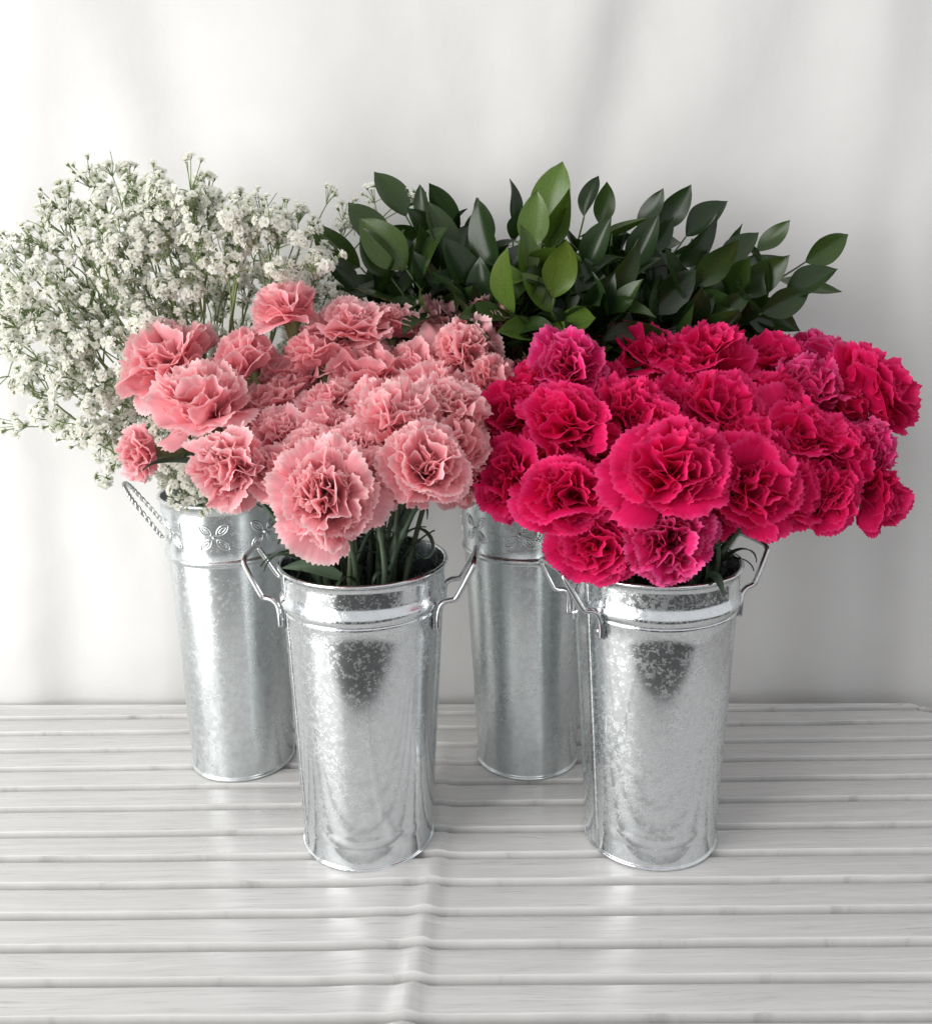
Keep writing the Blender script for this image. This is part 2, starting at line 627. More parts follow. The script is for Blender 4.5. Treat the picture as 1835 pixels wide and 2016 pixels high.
edges = [None] + joints
for i in range(len(joints)):
    v, f, uv = [], [], []
    g, dp = 0.0092, 0.0240
    ok_x = [x for x in xs if x <= CORNER_X] + [CORNER_X]
    for x in ok_x:
        y_far = back_at(x) if i == 0 else min(jy(joints[i - 1], x), back_at(x))
        y_near = min(jy(joints[i], x), y_far - 0.0005)
        wd = y_far - y_near
        gg = min(g, wd * 0.4)
        # each board dips at its far side under the crisp near edge of the board beyond it
        pr = [(0.0002, -dp), (gg * 0.14, -0.0074), (gg * 0.52, -0.0036), (gg * 0.92, -0.0005), (gg + 0.0012, 0.0), (wd * 0.55, 0.0), (wd - 0.0026, 0.0), (wd - 0.0018, 0.0), (wd - 0.0011, -0.0002), (wd - 0.0007, -0.0008), (wd - 0.0006, -dp)]
        if i == 0:
            pr[0], pr[1], pr[2], pr[3] = (0.0, -dp), (0.0004, 0.0010), (min(0.0012, wd * 0.12), 0.0014), (min(0.0026, wd * 0.25), 0.0014)
            pr[4], pr[5] = (min(0.0040, wd * 0.40), 0.0), (wd * 0.5, 0.0)
        for dd, h in pr:
            yy = y_far - dd
            v.append(Vector((x, yy, h + lift(x, yy))))
            uv.append((x, dd))
    n = 11
    for a in range(len(ok_x) - 1):
        for b in range(n - 1):
            f.append((a * n + b, a * n + b + 1, (a + 1) * n + b + 1, (a + 1) * n + b))
    o = link('slat', mesh('slat', v, f, True, uv), tabletop, MAT_BOARD)

# hanging fabric: soft folds modelled as real relief
WALL_Y = 0.985
fold_px = [  # x0, y0, x1, y1 (photo), width m, amplitude m (towards the camera)
    (40, -300, 62, 1400, 0.030, 0.008), (120, -200, 300, 360, 0.045, 0.013), (190, -200, 400, 420, 0.030, -0.006),
    (420, -200, 620, 420, 0.07, 0.006), (560, 250, 720, 420, 0.03, 0.006), (740, -200, 800, 500, 0.09, 0.004),
    (1010, -100, 1030, 900, 0.018, 0.0025), (1270, -300, 1090, 330, 0.040, 0.015), (1340, -300, 1150, 360, 0.030, -0.008),
    (1620, -300, 1240, 460, 0.050, 0.008), (1820, -300, 1690, 520, 0.042, 0.014), (1900, -300, 1760, 420, 0.03, -0.006),
    (1480, 700, 1470, 1420, 0.018, 0.008), (1560, 900, 1545, 1420, 0.024, -0.006), (1640, 800, 1655, 1420, 0.03, 0.006),
    (1800, 500, 1782, 1420, 0.018, 0.010), (1860, 300, 1835, 1420, 0.03, 0.010), (890, 900, 880, 1420, 0.02, 0.006),
    (180, 900, 260, 1420, 0.03, 0.006), (300, 1000, 330, 1420, 0.018, 0.005), (-60, -300, -30, 1420, 0.05, 0.010),
    (60, 700, 130, 1420, 0.022, -0.004), (1100, 450, 1120, 1400, 0.05, 0.004)]
folds = [(at_y(a, b, WALL_Y), at_y(c, d, WALL_Y), w, am) for a, b, c, d, w, am in fold_px]
WX0, WX1, WZ0, WZ1 = -1.35, 1.25, -0.60, 1.35
nx, nz = 240, 150
v, f, uv = [], [], []
for j in range(nz + 1):
    z = WZ0 + (WZ1 - WZ0) * j / nz
    for i in range(nx + 1):
        x = WX0 + (WX1 - WX0) * i / nx
        h = 0.0
        for A, B, w, am in folds:
            t = (z - A.z) / (B.z - A.z)
            fx = A.x + (B.x - A.x) * max(-0.3, min(1.3, t))
            fade = sstep(-0.25, 0.1, t) * sstep(1.35, 0.9, t)
            wob = 0.012 * noise.noise(Vector((A.x * 7, z * 3, 1.0)))
            h += 0.80 * am * fade * math.exp(-((x - fx - wob) / (w * 1.35)) ** 2)
        h += 0.006 * noise.noise(Vector((x * 3.0, 4.0, z * 1.6))) + 0.0022 * noise.noise(Vector((x * 9.0, 1.0, z * 5.0)))
        q = noise.noise(Vector((x * 14 + z * 9, 7.0, z * 11 - x * 4)))
        h += 0.0010 * (1 - abs(q)) ** 4
        if z < 0.05:
            h -= 0.004 * math.sin(x * 38 + 2 * noise.noise(Vector((x * 6, 0, 0)))) * sstep(0.05, -0.2, z)
        v.append(Vector((x, WALL_Y - h + 0.012, z)))
        uv.append((x, z))
for j in range(nz):
    for i in range(nx):
        a = j * (nx + 1) + i
        f.append((a, a + 1, a + nx + 2, a + nx + 1))
bk = link('fabric_backdrop', mesh('fabric_backdrop', v, f, True, uv), None, MAT_FABRIC)
tag(bk, 'plain white fabric backdrop hanging in soft folds behind the flowers', 'backdrop')

# ------------------------------------------------------------------ buckets
def arc_prof(cx, cz, r, a0, a1, n):
    return [(cx + r * math.cos(R(a0 + (a1 - a0) * i / n)), cz + r * math.sin(R(a0 + (a1 - a0) * i / n))) for i in range(n + 1)]


def wire_handle(parent, azc, half, rs, zs, wr=0.0023):
    """bent wire carrier: two feet riveted to the bucket, loop standing out and up; azc: direction it points to"""
    def P(az, r, z): return Vector((r * math.cos(az), r * math.sin(az), z))
    hl = R(half)
    def side(s, r_, lat, z):
        # lat: sideways distance from the handle's middle plane
        u = Vector((math.cos(azc), math.sin(azc), 0))
        w = Vector((-math.sin(azc), math.cos(azc), 0))
        return u * r_ + w * (lat * s) + Vector((0, 0, z))
    r0 = rs
    lat = r0 * math.sin(hl)
    ru = r0 * math.cos(hl)
    hand = None
    def leg(s):
        return [side(s, ru + 0.0022, lat + 0.0010, zs - 0.020), side(s, ru + 0.0024, lat + 0.001, zs - 0.010), side(s, ru + 0.0040, lat, zs - 0.002),
                side(s, ru + 0.0085, lat - 0.001, zs + 0.0025), side(s, ru + 0.0150, lat - 0.002, zs + 0.0040), side(s, ru + 0.0185, lat - 0.0024, zs + 0.0075),
                side(s, ru + 0.0300, lat - 0.006, zs + 0.0290), side(s, ru + 0.0312, lat - 0.0085, zs + 0.0335)]
    path = leg(1) + [side(1, ru + 0.0314, lat * 0.45, zs + 0.0352), side(-1, ru + 0.0314, lat * 0.45, zs + 0.0352)] + leg(-1)[::-1]
    pth = smooth_path(path, 5)
    m_ = MB()
    rads = []
    for k, p in enumerate(pth):
        rads.append(wr)
    m_.tube(pth, rads, 10)
    hand = m_.build('handle', MAT_WIRE, parent)
    for s in (1, -1):
        c = side(s, ru + 0.0008, lat - 0.0062, zs - 0.0165)
        outw = Vector((c.x, c.y, 0)).normalized()
        e1 = Vector((-outw.y, outw.x, 0))
        b = MB()
        vv, ff = [c + outw * 0.0022], []
        for ring, (rr, hh) in enumerate(((0.0016, 0.0019), (0.0026, 0.0010), (0.0029, -0.001))):
            for q in range(10):
                a = 2 * math.pi * q / 10
                vv.append(c + outw * hh + (e1 * math.cos(a) + Vector((0, 0, 1)) * math.sin(a)) * rr)
        for q in range(10):
            ff.append((0, 1 + q, 1 + (q + 1) % 10))
            for ring in range(2):
                ff.append((1 + ring * 10 + q, 11 + ring * 10 + q, 11 + ring * 10 + (q + 1) % 10, 1 + ring * 10 + (q + 1) % 10))
        b.add(vv, ff)
        b.build('rivet', MAT_WIRE, hand)
        # folded ear plate between wire foot and wall
        e = MB()
        base = side(s, ru + 0.0010, lat - 0.004, zs - 0.013)
        vv = []
        for t_ in (0.0, 1.0):
            for (q, zz) in ((-0.0050, -0.0085), (0.0052, -0.0085), (0.0052, 0.0100), (0.0016, 0.0150), (-0.0026, 0.0100)):
                vv.append(base + e1 * (q * (1 if s > 0 else -1)) + Vector((0, 0, zz)) + outw * (-0.0012 + 0.0014 * t_))
        e.add(vv, [(5, 6, 7, 8, 9), (0, 4, 3, 2, 1)] + [(k, (k + 1) % 5, 5 + (k + 1) % 5, 5 + k) for k in range(5)])
        e.build('ear_plate', MAT_WIRE, hand, smooth=False)
    return hand


def front_bucket(loc, lean, yaw, zm, label):
    H_, rb, rt = 0.2575, 0.0566, 0.0682
    t = empty('flower_bucket', loc)
    tag(t, label, 'bucket', 'short galvanised buckets with wire side handles')
    rad = lambda z: rb + (rt - rb) * z / H_
    pr = [(0.0, 0.0015), (rb - 0.003, 0.0012), (rb - 0.0002, 0.0004)]
    pr += arc_prof(rb + 0.0003, 0.0019, 0.0015, -80, 95, 6)                      # rolled foot seam
    pr += [(rad(z), z) for z in (0.0042, 0.0046, 0.0052, 0.0062, 0.012, 0.0195, 0.0207, 0.0213)]
    pr += [(rad(0.0225) + 0.0002, 0.0225), (rad(0.027) + 0.0004, 0.027), (rad(0.0315) + 0.0002, 0.0315), (rad(0.0335), 0.0335), (rad(0.0343), 0.0343)]
    for k in range(1, 16): pr.append((rad(0.0335 + (0.2175 - 0.0335) * k / 16), 0.0335 + (0.2175 - 0.0335) * k / 16))
    pr += [(rad(0.2175), 0.2175), (rad(0.219) + 0.0006, 0.219), (rad(0.2215) + 0.0007, 0.2215), (rad(0.2225), 0.2225), (rad(0.2240) + 0.0017, 0.2240), (rad(0.228) + 0.0022, 0.228), (rad(0.2315) + 0.0017, 0.2315), (rad(0.2335), 0.2335)]
    for k in range(1, 5): pr.append((rad(0.2335 + (0.2545 - 0.2335) * k / 4), 0.2335 + (0.2545 - 0.2335) * k / 4))
    pr += arc_prof(rt + 0.0004, 0.2562, 0.0017, -60, 180, 9)                      # rolled rim
    pr += [(rad(z) - 0.0012, z) for z in (0.24, 0.18, 0.10, 0.02)] + [(0.0, 0.012)]
    m_ = MB().lathe(pr, 128, lean)
    ob = m_.build('body', zm, t)
    m_ = MB().lathe([(0.0, 0.11), (rad(0.11) - 0.0016, 0.11)], 48, lean)
    m_.build('water', MAT_WATER, t)
    # lapped vertical seam
    s = MB()
    vv, ff = [], []
    az = R(208)
    zz = [0.005 + (0.2545 - 0.005) * k / 14 for k in range(15)]
    for z in zz:
        for da, dr in ((-0.036, 0.0002), (-0.032, 0.0008), (0.032, 0.0007), (0.036, 0.0002)):
            r_ = rad(z) + dr + (0.0012 if 0.2225 < z < 0.233 else 0)
            vv.append(Vector((r_ * math.cos(az + da) + lean[0] * z, r_ * math.sin(az + da) + lean[1] * z, z)))
    for k in range(14):
        for c in range(3):
            ff.append((k * 4 + c, k * 4 + c + 1, k * 4 + c + 5, k * 4 + c + 4))
    s.add(vv, ff)
    s.build('seam', zm, t)
    for sg in (0, 1):
        h = wire_handle(t, yaw + (math.pi if sg == 0 else 0.0), 24, rad(0.226) + 0.0012, 0.2275)
        h.location = (lean[0] * 0.2275, lean[1] * 0.2275, 0)
    return t


def tilt(top_dx, top_dy, h): return (top_dx / h, top_dy / h)


FL, FR, BL, BR = Vector((-0.0905, 0.7274, 0)), Vector((0.1601, 0.7238, 0)), Vector((-0.2331, 0.8622, 0)), Vector((0.0598, 0.8580, 0))
front_bucket(FL, tilt(0.0050, 0.0040, 0.2575), R(-4), MAT_ZINC, 'short galvanised bucket with wire side handles holding the pale pink carnations')
front_bucket(FR, tilt(-0.0060, -0.0010, 0.2575), R(20), MAT_ZINC_B, 'short galvanised bucket with wire side handles holding the hot pink carnations')


def back_bucket(loc, lean, yaw, zm, label, handle_az):
    H_, rb, rbead, zb, rt = 0.284, 0.0503, 0.0585, 0.2285, 0.0615
    t = empty('flower_bucket', loc)
    tag(t, label, 'bucket', 'tall tapered galvanised buckets with embossed collars')
    rad = lambda z: rb + (rbead - rb) * z / zb if z < zb else rbead + (rt - rbead) * (z - zb) / (H_ - zb)
    pr = [(0.0, 0.0015), (rb - 0.003, 0.0012), (rb - 0.0002, 0.0004)] + arc_prof(rb + 0.0004, 0.0020, 0.0016, -80, 95, 6)
    for k in range(0, 19): pr.append((rad(0.005 + 0.219 * k / 18), 0.005 + 0.219 * k / 18))
    pr += [(rad(zb - 0.0035), zb - 0.0035)] + arc_prof(rbead - 0.0004, zb, 0.0026, -65, 65, 8) + [(rad(zb + 0.0035), zb + 0.0035)]
    for k in range(1, 7): pr.append((rad(zb + 0.0035 + (H_ - 0.006 - zb) * k / 6), zb + 0.0035 + (H_ - 0.006 - zb) * k / 6))
    pr += arc_prof(rt + 0.0003, H_ - 0.001, 0.0017, -60, 180, 9)
    pr += [(rad(z) - 0.0012, z) for z in (0.27, 0.2, 0.1, 0.02)] + [(0.0, 0.012)]
    MB().lathe(pr, 128, lean).build('body', zm, t)
    MB().lathe([(0.0, 0.12), (rad(0.12) - 0.0016, 0.12)], 48, lean).build('water', MAT_WATER, t)
    # embossed four-petal flowers round the collar
    zc = 0.2545
    nm = 8
    for k in range(nm):
        az = yaw + 2 * math.pi * k / nm
        m_ = MB()
        def S(a_mm, h_mm, off=0.0):
            z = zc + h_mm / 1000
            r_ = rad(z) + off
            a = az + (a_mm / 1000) / rad(zc)
            return Vector((r_ * math.cos(a) + lean[0] * z, r_ * math.sin(a) + lean[1] * z, z))
        for q in range(4):
            th = R(42 + 90 * q) if q % 2 == 0 else R(48 + 90 * q)
            ct, st = math.cos(th), math.sin(th)
            for (a, b, wmax, wr) in ((3.4, 17.5, 3.7, 0.00075), (6.2, 14.6, 1.5, 0.0006)):
                loop = []
                for e in range(21):
                    ph = 2 * math.pi * e / 20
                    u = (a + b) / 2 + (b - a) / 2 * math.cos(ph)
                    s_ = (u - a) / (b - a)
                    w_ = wmax * max(0.0, 4 * s_ * (1 - s_)) ** 0.75 * (1 if math.sin(ph) >= 0 else -1)
                    loop.append(S(u * ct - w_ * st, u * st + w_ * ct, 0.0001))
                m_.tube(loop, wr, 6, cap=False)
        # centre boss
        vv, ff = [S(0, 0, 0.0026)], []
        for ring, (rr, off) in enumerate(((1.0, 0.0021), (1.7, 0.0011), (2.3, -0.0003))):
            for e in range(12):
                ph = 2 * math.pi * e / 12
                vv.append(S(rr * math.cos(ph), rr * math.sin(ph), off))
        for e in range(12):
            e2 = (e + 1) % 12
            ff.append((0, 1 + e, 1 + e2))
            for ring in range(2):
                ff.append((1 + ring * 12 + e, 13 + ring * 12 + e, 13 + ring * 12 + e2, 1 + ring * 12 + e2))
        m_.add(vv, ff)
        m_.build('embossed_flower', zm, t)
    # twisted wire side handles
    for az in handle_az:
        u = Vector((math.cos(az), math.sin(az), 0))
        w = Vector((-math.sin(az), math.cos(az), 0))
        base = Vector((lean[0] * zc, lean[1] * zc, 0))
        r0 = rad(zc)
        ctrl = [(0.90 * r0 + 0.0065, 0.026, zc - 0.004), (0.97 * r0 + 0.011, 0.025, zc + 0.010), (r0 + 0.022, 0.021, zc + 0.030), (r0 + 0.028, 0.012, zc + 0.040),
                (r0 + 0.030, 0.0, zc + 0.043), (r0 + 0.028, -0.012, zc + 0.040), (r0 + 0.022, -0.021, zc + 0.030), (0.97 * r0 + 0.011, -0.025, zc + 0.010), (0.90 * r0 + 0.0065, -0.026, zc - 0.004)]
        cpth = smooth_path([base + u * a + w * b + Vector((0, 0, c)) for a, b, c in ctrl], 14)
        m_ = MB()
        for ph0 in (0.0, math.pi):
            sp_ = []
            for k, p in enumerate(cpth):
                tg = (cpth[min(k + 1, len(cpth) - 1)] - cpth[max(k - 1, 0)]).normalized()
                n1 = tg.cross(u).normalized() if abs(tg.dot(u)) < 0.95 else tg.cross(Vector((0, 0, 1))).normalized()
                n2 = tg.cross(n1)
                a = ph0 + k * 0.85
                sp_.append(p + (n1 * math.cos(a) + n2 * math.sin(a)) * 0.0011)
            m_.tube(sp_, 0.0012, 6)
        m_.build('twisted_handle', MAT_WIRE, t)
    return t


back_bucket(BL, tilt(0.0045, 0, 0.284), R(-88), MAT_ZINC_DULL, "tall dull galvanised bucket with embossed collar holding the baby's breath", (R(197), R(17)))
back_bucket(BR, tilt(-0.0042, 0, 0.284), R(-98), MAT_ZINC_DULL, 'tall galvanised bucket with embossed collar holding the dark green foliage', (R(80), R(260 + 40)))

# ------------------------------------------------------------------ carnations
def petal_mesh(name, th0, th1, pw, Phi, ruf, kf, cup, seed, length=1.0, nu=46, nv=10):
    """fan-shaped petal, claw at the origin, growing along +z and bending towards +x; toothed, ruffled edge"""
    rnd = random.Random(seed)
    nteeth = nu // 2
    # edge radius with teeth and a few deeper nicks
    edge = []
    nick = [rnd.uniform(-0.8, 0.8) for _ in range(3)]
    ph1, ph2, ph3 = rnd.uniform(0, 6.28), rnd.uniform(0, 6.28), rnd.uniform(0, 6.28)
    for i in range(nu + 1):
        s = -1 + 2 * i / nu
        r = 1 - 0.16 * s * s - 0.10 * abs(s) ** 5
        r += 0.05 * math.sin(2.2 * s + ph1)
        r += (0.022 if i % 2 else -0.020) * rnd.uniform(0.3, 1.5)
        for q in nick:
            r -= 0.07 * math.exp(-((s - q) / 0.055) ** 2)
        edge.append(r)
    f1, f2 = kf * rnd.uniform(0.85, 1.15), kf * rnd.uniform(1.9, 2.4)
    # bend curve
    steps = 24
    pts = [(0.0, 0.0, th0)]
    x = z = 0.0
    for k in range(1, steps + 1):
        t = k / steps
        th = th0 + (th1 - th0) * (t ** pw)
        x += math.sin(th) / steps
        z += math.cos(th) / steps
        pts.append((x, z, th))

    def curve(t):
        q = min(max(t, 0.0), 1.15) * steps
        k = min(int(q), steps - 1)
        a, b = pts[k], pts[k + 1]
        e = q - k
        return a[0] + (b[0] - a[0]) * e, a[1] + (b[1] - a[1]) * e, a[2] + (b[2] - a[2]) * e
    v, f, uv = [], [], []
    for j in range(nv + 1):
        t = (j / nv) ** 0.85
        for i in range(nu + 1):
            s = -1 + 2 * i / nu
            rr = t * (1 + (edge[i] - 1) * sstep(0.45, 1.0, t))
            ph = s * Phi * (0.35 + 0.65 * sstep(0.10, 0.55, t))
            along, lat = rr * (0.25 + 0.75 * math.cos(ph)), rr * math.sin(ph) * 0.92 + s * 0.05
            cx, cz, th = curve(along)
            amp = ruf * sstep(0.25, 1.0, t) ** 1.3
            d = amp * (math.sin(f1 * s * 3.14 + ph1) + 0.55 * math.sin(f2 * s * 3.14 + ph2) * sstep(0.5, 1, t)
                       + 0.30 * math.sin(f2 * 1.9 * s * 3.14 + ph3) * sstep(0.75, 1, t))
            d += cup * lat * lat * 2.2 * (1 if th1 < 1.4 else -0.4)
            # push along the surface normal (towards the flower's middle is -n)
            nxr, nzr = math.cos(th), -math.sin(th)
            lat2 = lat + amp * 0.35 * math.sin(f1 * s * 3.14 * 0.5 + ph3)
            v.append(Vector(((cx - d * nxr) * length, lat2 * length, (cz - d * nzr) * length)))
            uv.append((0.5 + 0.5 * s, t))
    for j in range(nv):
        for i in range(nu):
            a = j * (nu + 1) + i
            f.append((a, a + 1, a + nu + 2, a + nu + 1))
    return mesh(name, v, f, True, uv)


LAYERS = [  # th0, th1, power, half angle, ruffle, waves, cup, length, count
    (R(42), R(112), 1.0, R(62), 0.070, 1.3, 0.00, 0.0385, 7),
    (R(32), R(90), 1.0, R(62), 0.095, 1.6, 0.05, 0.0400, 7),
    (R(22), R(68), 1.1, R(60), 0.120, 1.8, 0.08, 0.0405, 7),
    (R(13), R(48), 1.1, R(56), 0.145, 2.0, 0.10, 0.0405, 7),
    (R(5), R(28), 1.0, R(52), 0.160, 2.1, 0.16, 0.0390, 6),
    (R(0), R(10), 1.0, R(46), 0.160, 2.0, 0.22, 0.0370, 4)]
NVAR = 6


def petal_set(prefix, m, loose=False):
    out = []
    for li, (a, b, pw, Phi, ruf, kf, cup, ln, cnt) in enumerate(LAYERS):
        row = []
        for q in range(NVAR):
            k = 0.80 if loose else 1.0
            me = petal_mesh(prefix, a, b + R(random.uniform(-14, 12)), pw, Phi * random.uniform(0.9, 1.1) * (1.25 if loose else 1), ruf * random.uniform(0.8, 1.25) * k, kf * random.uniform(0.85, 1.2) * k,
                            cup, 100 * li + q + (7000 if loose else 0), ln * (1.06 if loose else 1))
            me.materials.append(m)
            row.append(me)
        out.append(row)
    return out


PINK = (petal_set('pink_petal', MAT_PINK), petal_set('pink_petal', MAT_PINK, True))
HOT = (petal_set('hot_petal', MAT_HOT), petal_set('hot_petal', MAT_HOT, True))
MAG = (petal_set('magenta_petal', MAT_MAGENTA), petal_set('magenta_petal', MAT_MAGENTA, True))


def calyx_mesh():
    v, f, uv = [], [], []
    n, prof = 20, [(0.0022, -0.033), (0.0046, -0.031), (0.0066, -0.026), (0.0074, -0.016), (0.0076, -0.006), (0.0086, 0.000), (0.0102, 0.0050)]
    for j, (r, z) in enumerate(prof):
        for i in range(n):
            a = 2 * math.pi * i / n
            tooth = 0.5 + 0.5 * math.cos(5 * a)
            zz = z + (0.0042 * (tooth - 0.6) if j == len(prof) - 1 else 0)
            rr = r * (1 + 0.05 * math.cos(5 * a)) - (0.0012 * (1 - tooth) if j >= len(prof) - 2 else 0)
            v.append(Vector((rr * math.cos(a), rr * math.sin(a), zz)))
            uv.append((i / n, j / (len(prof) - 1)))
    for j in range(len(prof) - 1):
        for i in range(n):
            i2 = (i + 1) % n
            f.append((j * n + i, j * n + i2, (j + 1) * n + i2, (j + 1) * n + i))
    # bracts hugging the base
    for q in range(4):
        a0 = q * math.pi / 2 + 0.4
        b = len(v)
        for k in range(5):
            t = k / 4
            w = 0.0040 * math.sin(math.pi * min(1, 0.25 + 0.75 * t)) * (1 - t) ** 0.4
            r_ = 0.0036 + 0.0048 * math.sqrt(t)
            z_ = -0.034 + 0.014 * t
            for s in (-1, 0, 1):
                a = a0 + s * w / max(r_, 0.003)
                rr = r_ + (0.0006 if s == 0 else 0.0002)
                v.append(Vector((rr * math.cos(a), rr * math.sin(a), z_)))
                uv.append((0.5 + 0.5 * s, t))
        for k in range(4):
            for s in range(2):
                f.append((b + k * 3 + s, b + k * 3 + s + 1, b + k * 3 + s + 4, b + k * 3 + s + 3))
    m = mesh('calyx', v, f, True, uv)
    m.materials.append(MAT_CALYX)
    return m


CALYX = calyx_mesh()


def strap_leaf(seed, length, width, curl, twist, m, name='leaf'):
    """long narrow carnation leaf, channelled and curling; grows along +z, bends towards +x"""
    rnd = random.Random(seed)
    n = 14
    v, f, uv = [], [], []
    x = z = 0.0
    for k in range(n + 1):
        t = k / n
        th = R(18) + curl * t ** 1.6
        if k:
            x += math.sin(th) * length / n
            z += math.cos(th) * length / n
        w = width * (0.75 + 0.25 * math.sin(math.pi * t)) * (1 - t ** 3.0)
        tw = twist * t
        for s in (-1, -0.5, 0, 0.5, 1):
            ch = abs(s) ** 2 * width * 0.45
            lx, ly = -ch, s * w
            lx, ly = lx * math.cos(tw) - ly * math.sin(tw), lx * math.sin(tw) + ly * math.cos(tw)
            v.append(Vector((x + lx * math.cos(th), ly, z - lx * math.sin(th))))
            uv.append((0.5 + 0.5 * s, t))
    for k in range(n):
        for s in range(4):
            a = k * 5 + s
            f.append((a, a + 1, a + 6, a + 5))
    me = mesh(name, v, f, True, uv)
    me.materials.append(m)
    return me


CLEAVES = [strap_leaf(i, random.uniform(0.035, 0.075), random.uniform(0.0022, 0.0036), R(random.choice([40, 70, 120, 210, 260])), random.uniform(-1.2, 1.2), MAT_CLEAF) for i in range(10)]
CLEAVES.append(strap_leaf(44, 0.10, 0.0055, R(75), 0.5, MAT_CLEAF))


def frame_from_axis(axis, spin):
    z = Vector(axis).normalized()
    x = z.orthogonal().normalized()
    y = z.cross(x)
    return Matrix((x, y, z)).transposed().to_4x4() @ Matrix.Rotation(spin, 4, 'Z')


def carnation(bucket, lean, pos, axis, size, pset, loose, rnd, label, group, openness=1.0, foot_r=0.034, rim_r=0.060, rim_z=0.2575, leaves=3):
    """pos: where stem meets the bloom (top of the calyx); size: bloom width in metres"""
    root = empty('carnation', bucket + Vector((0, 0, 0.012)))
    tag(root, label, 'carnation', group)
    inv = Matrix.Translation(-root.location)
    F = Matrix.Translation(pos) @ frame_from_axis(axis, rnd.uniform(0, 6.28))
    k = size / 0.074
    axis = Vector(axis).normalized()
    # bloom: crumpled heart joined in one piece, every petal around it a sub-part of its own
    heart = MB()
    for q in range(5):
        me = pset[5][rnd.randrange(NVAR)]
        Mq = Matrix.Rotation(rnd.uniform(0, 6.28), 4, 'Z') @ Matrix.Rotation(R(rnd.uniform(-14, 14)), 4, 'X') @ Matrix.Scale(rnd.uniform(0.78, 0.95), 4) @ Matrix.Translation((0.003, 0, 0))
        heart.add([Mq @ v.co for v in me.vertices], [tuple(p.vertices) for p in me.polygons])
    bm_ = mesh('bloom', heart.v, heart.f, True, np.tile(np.array([[0.5, 0.8]]), (len(heart.v), 1)))
    src = pset[5][0]
    uvs = np.empty(len(src.loops) * 2, dtype=np.float32)
    src.uv_layers[0].data.foreach_get('uv', uvs)
    bm_.uv_layers[0].data.foreach_set('uv', np.tile(uvs, 5))
    bloom = link('bloom', bm_, root, src.materials[0])
    lop = Matrix.Diagonal((rnd.uniform(0.86, 1.18), rnd.uniform(0.86, 1.18), rnd.uniform(0.92, 1.18), 1))
    bloom.matrix_local = inv @ F @ Matrix.Scale(k * 0.98, 4) @ lop
    golden = 2.39996
    cnt = 0
    off = rnd.uniform(0, 6.28)
    for li, row in enumerate(LAYERS):
        for q in range(max(3, row[8] - (2 if loose else 0))):
            me = pset[li][rnd.randrange(NVAR)]
            o = link('petal', me, bloom)
            az = off + cnt * golden + rnd.uniform(-0.25, 0.25)
            cnt += 1
            wild = rnd.random() < 0.22
            tiltv = R(rnd.uniform(-13, 13) * (1.9 if wild else 1)) + R(-8 * (1 - openness) * (5 - li))
            sc_ = (rnd.uniform(0.80, 1.20) if li < 2 else rnd.uniform(0.86, 1.12)) * (1.08 if wild else 1)
            o.matrix_local = (Matrix.Rotation(az, 4, 'Z') @ Matrix.Translation((0.0035, 0, -0.001 + 0.0006 * li)) @ Matrix.Rotation(tiltv, 4, 'Y')
                              @ Matrix.Rotation(R(rnd.uniform(-28, 28)), 4, 'Z') @ Matrix.Rotation(R(rnd.uniform(-16, 16)), 4, 'X') @ Matrix.Diagonal((sc_, sc_ * rnd.uniform(0.9, 1.1) * (1 if rnd.random() < 0.5 else -1), sc_, 1)))
    cx = link('calyx', CALYX, root)
    cx.matrix_local = inv @ F @ Matrix.Scale(min(1.05, k), 4)
    # stem from the foot of the bucket to the calyx
    base = pos - axis * 0.031 * min(1.05, k)
    a = rnd.uniform(0, 6.28)
    out = Vector((base.x - bucket.x, base.y - bucket.y, 0))
    foot = bucket + Vector((math.cos(a), math.sin(a), 0)) * rnd.uniform(0.1, 1) * foot_r * 0.6 - (out.normalized() * foot_r * 0.4 if out.length > 1e-4 else Vector())
    foot.z = 0.020
    rimp = bucket + out * min(1.0, (rim_r - 0.014) / max(out.length, 1e-4)) * rnd.uniform(0.55, 0.95) + Vector((rnd.uniform(-.008, .008), rnd.uniform(-.008, .008), rim_z - 0.01))
    pth = smooth_path([foot, foot.lerp(rimp, 0.55) + Vector((rnd.uniform(-.004, .004), rnd.uniform(-.004, .004), 0)), rimp, rimp.lerp(base, 0.62) - axis * 0.012 + Vector((0, 0, 0.010)), base], 7)
    for p in pth:
        d = Vector((p.x - bucket.x - lean[0] * p.z, p.y - bucket.y - lean[1] * p.z, 0))
        lim = 0.050 + 0.012 * min(1, p.z / rim_z) - 0.004
        if p.z < rim_z + 0.004 and d.length > lim:
            q = d * (lim / d.length)
            p.x, p.y = bucket.x + lean[0] * p.z + q.x, bucket.y + lean[1] * p.z + q.y
    rads = []
    L_ = len(pth)
    nodes = [int(L_ * s) for s in (0.50, 0.68, 0.84)]
    for i in range(L_):
        r_ = 0.0024 - 0.0004 * i / L_
        if i in nodes: r_ += 0.0013
        rads.append(r_)
    m_ = MB().tube(pth, rads, 8)
    m_.v = [v - root.location for v in m_.v]
    st = m_.build('stem', MAT_STEM, root)
    for q in range(leaves):
        i = nodes[q % 3]
        tg = (pth[min(i + 1, L_ - 1)] - pth[i - 1]).normalized()
        lf = link('leaf', CLEAVES[rnd.randrange(10)], root)
        lf.matrix_local = inv @ Matrix.Translation(pth[i]) @ frame_from_axis(tg, rnd.uniform(0, 6.28)) @ Matrix.Translation((0.0022, 0, 0)) @ Matrix.Scale(rnd.uniform(0.7, 1.1), 4)
    return root


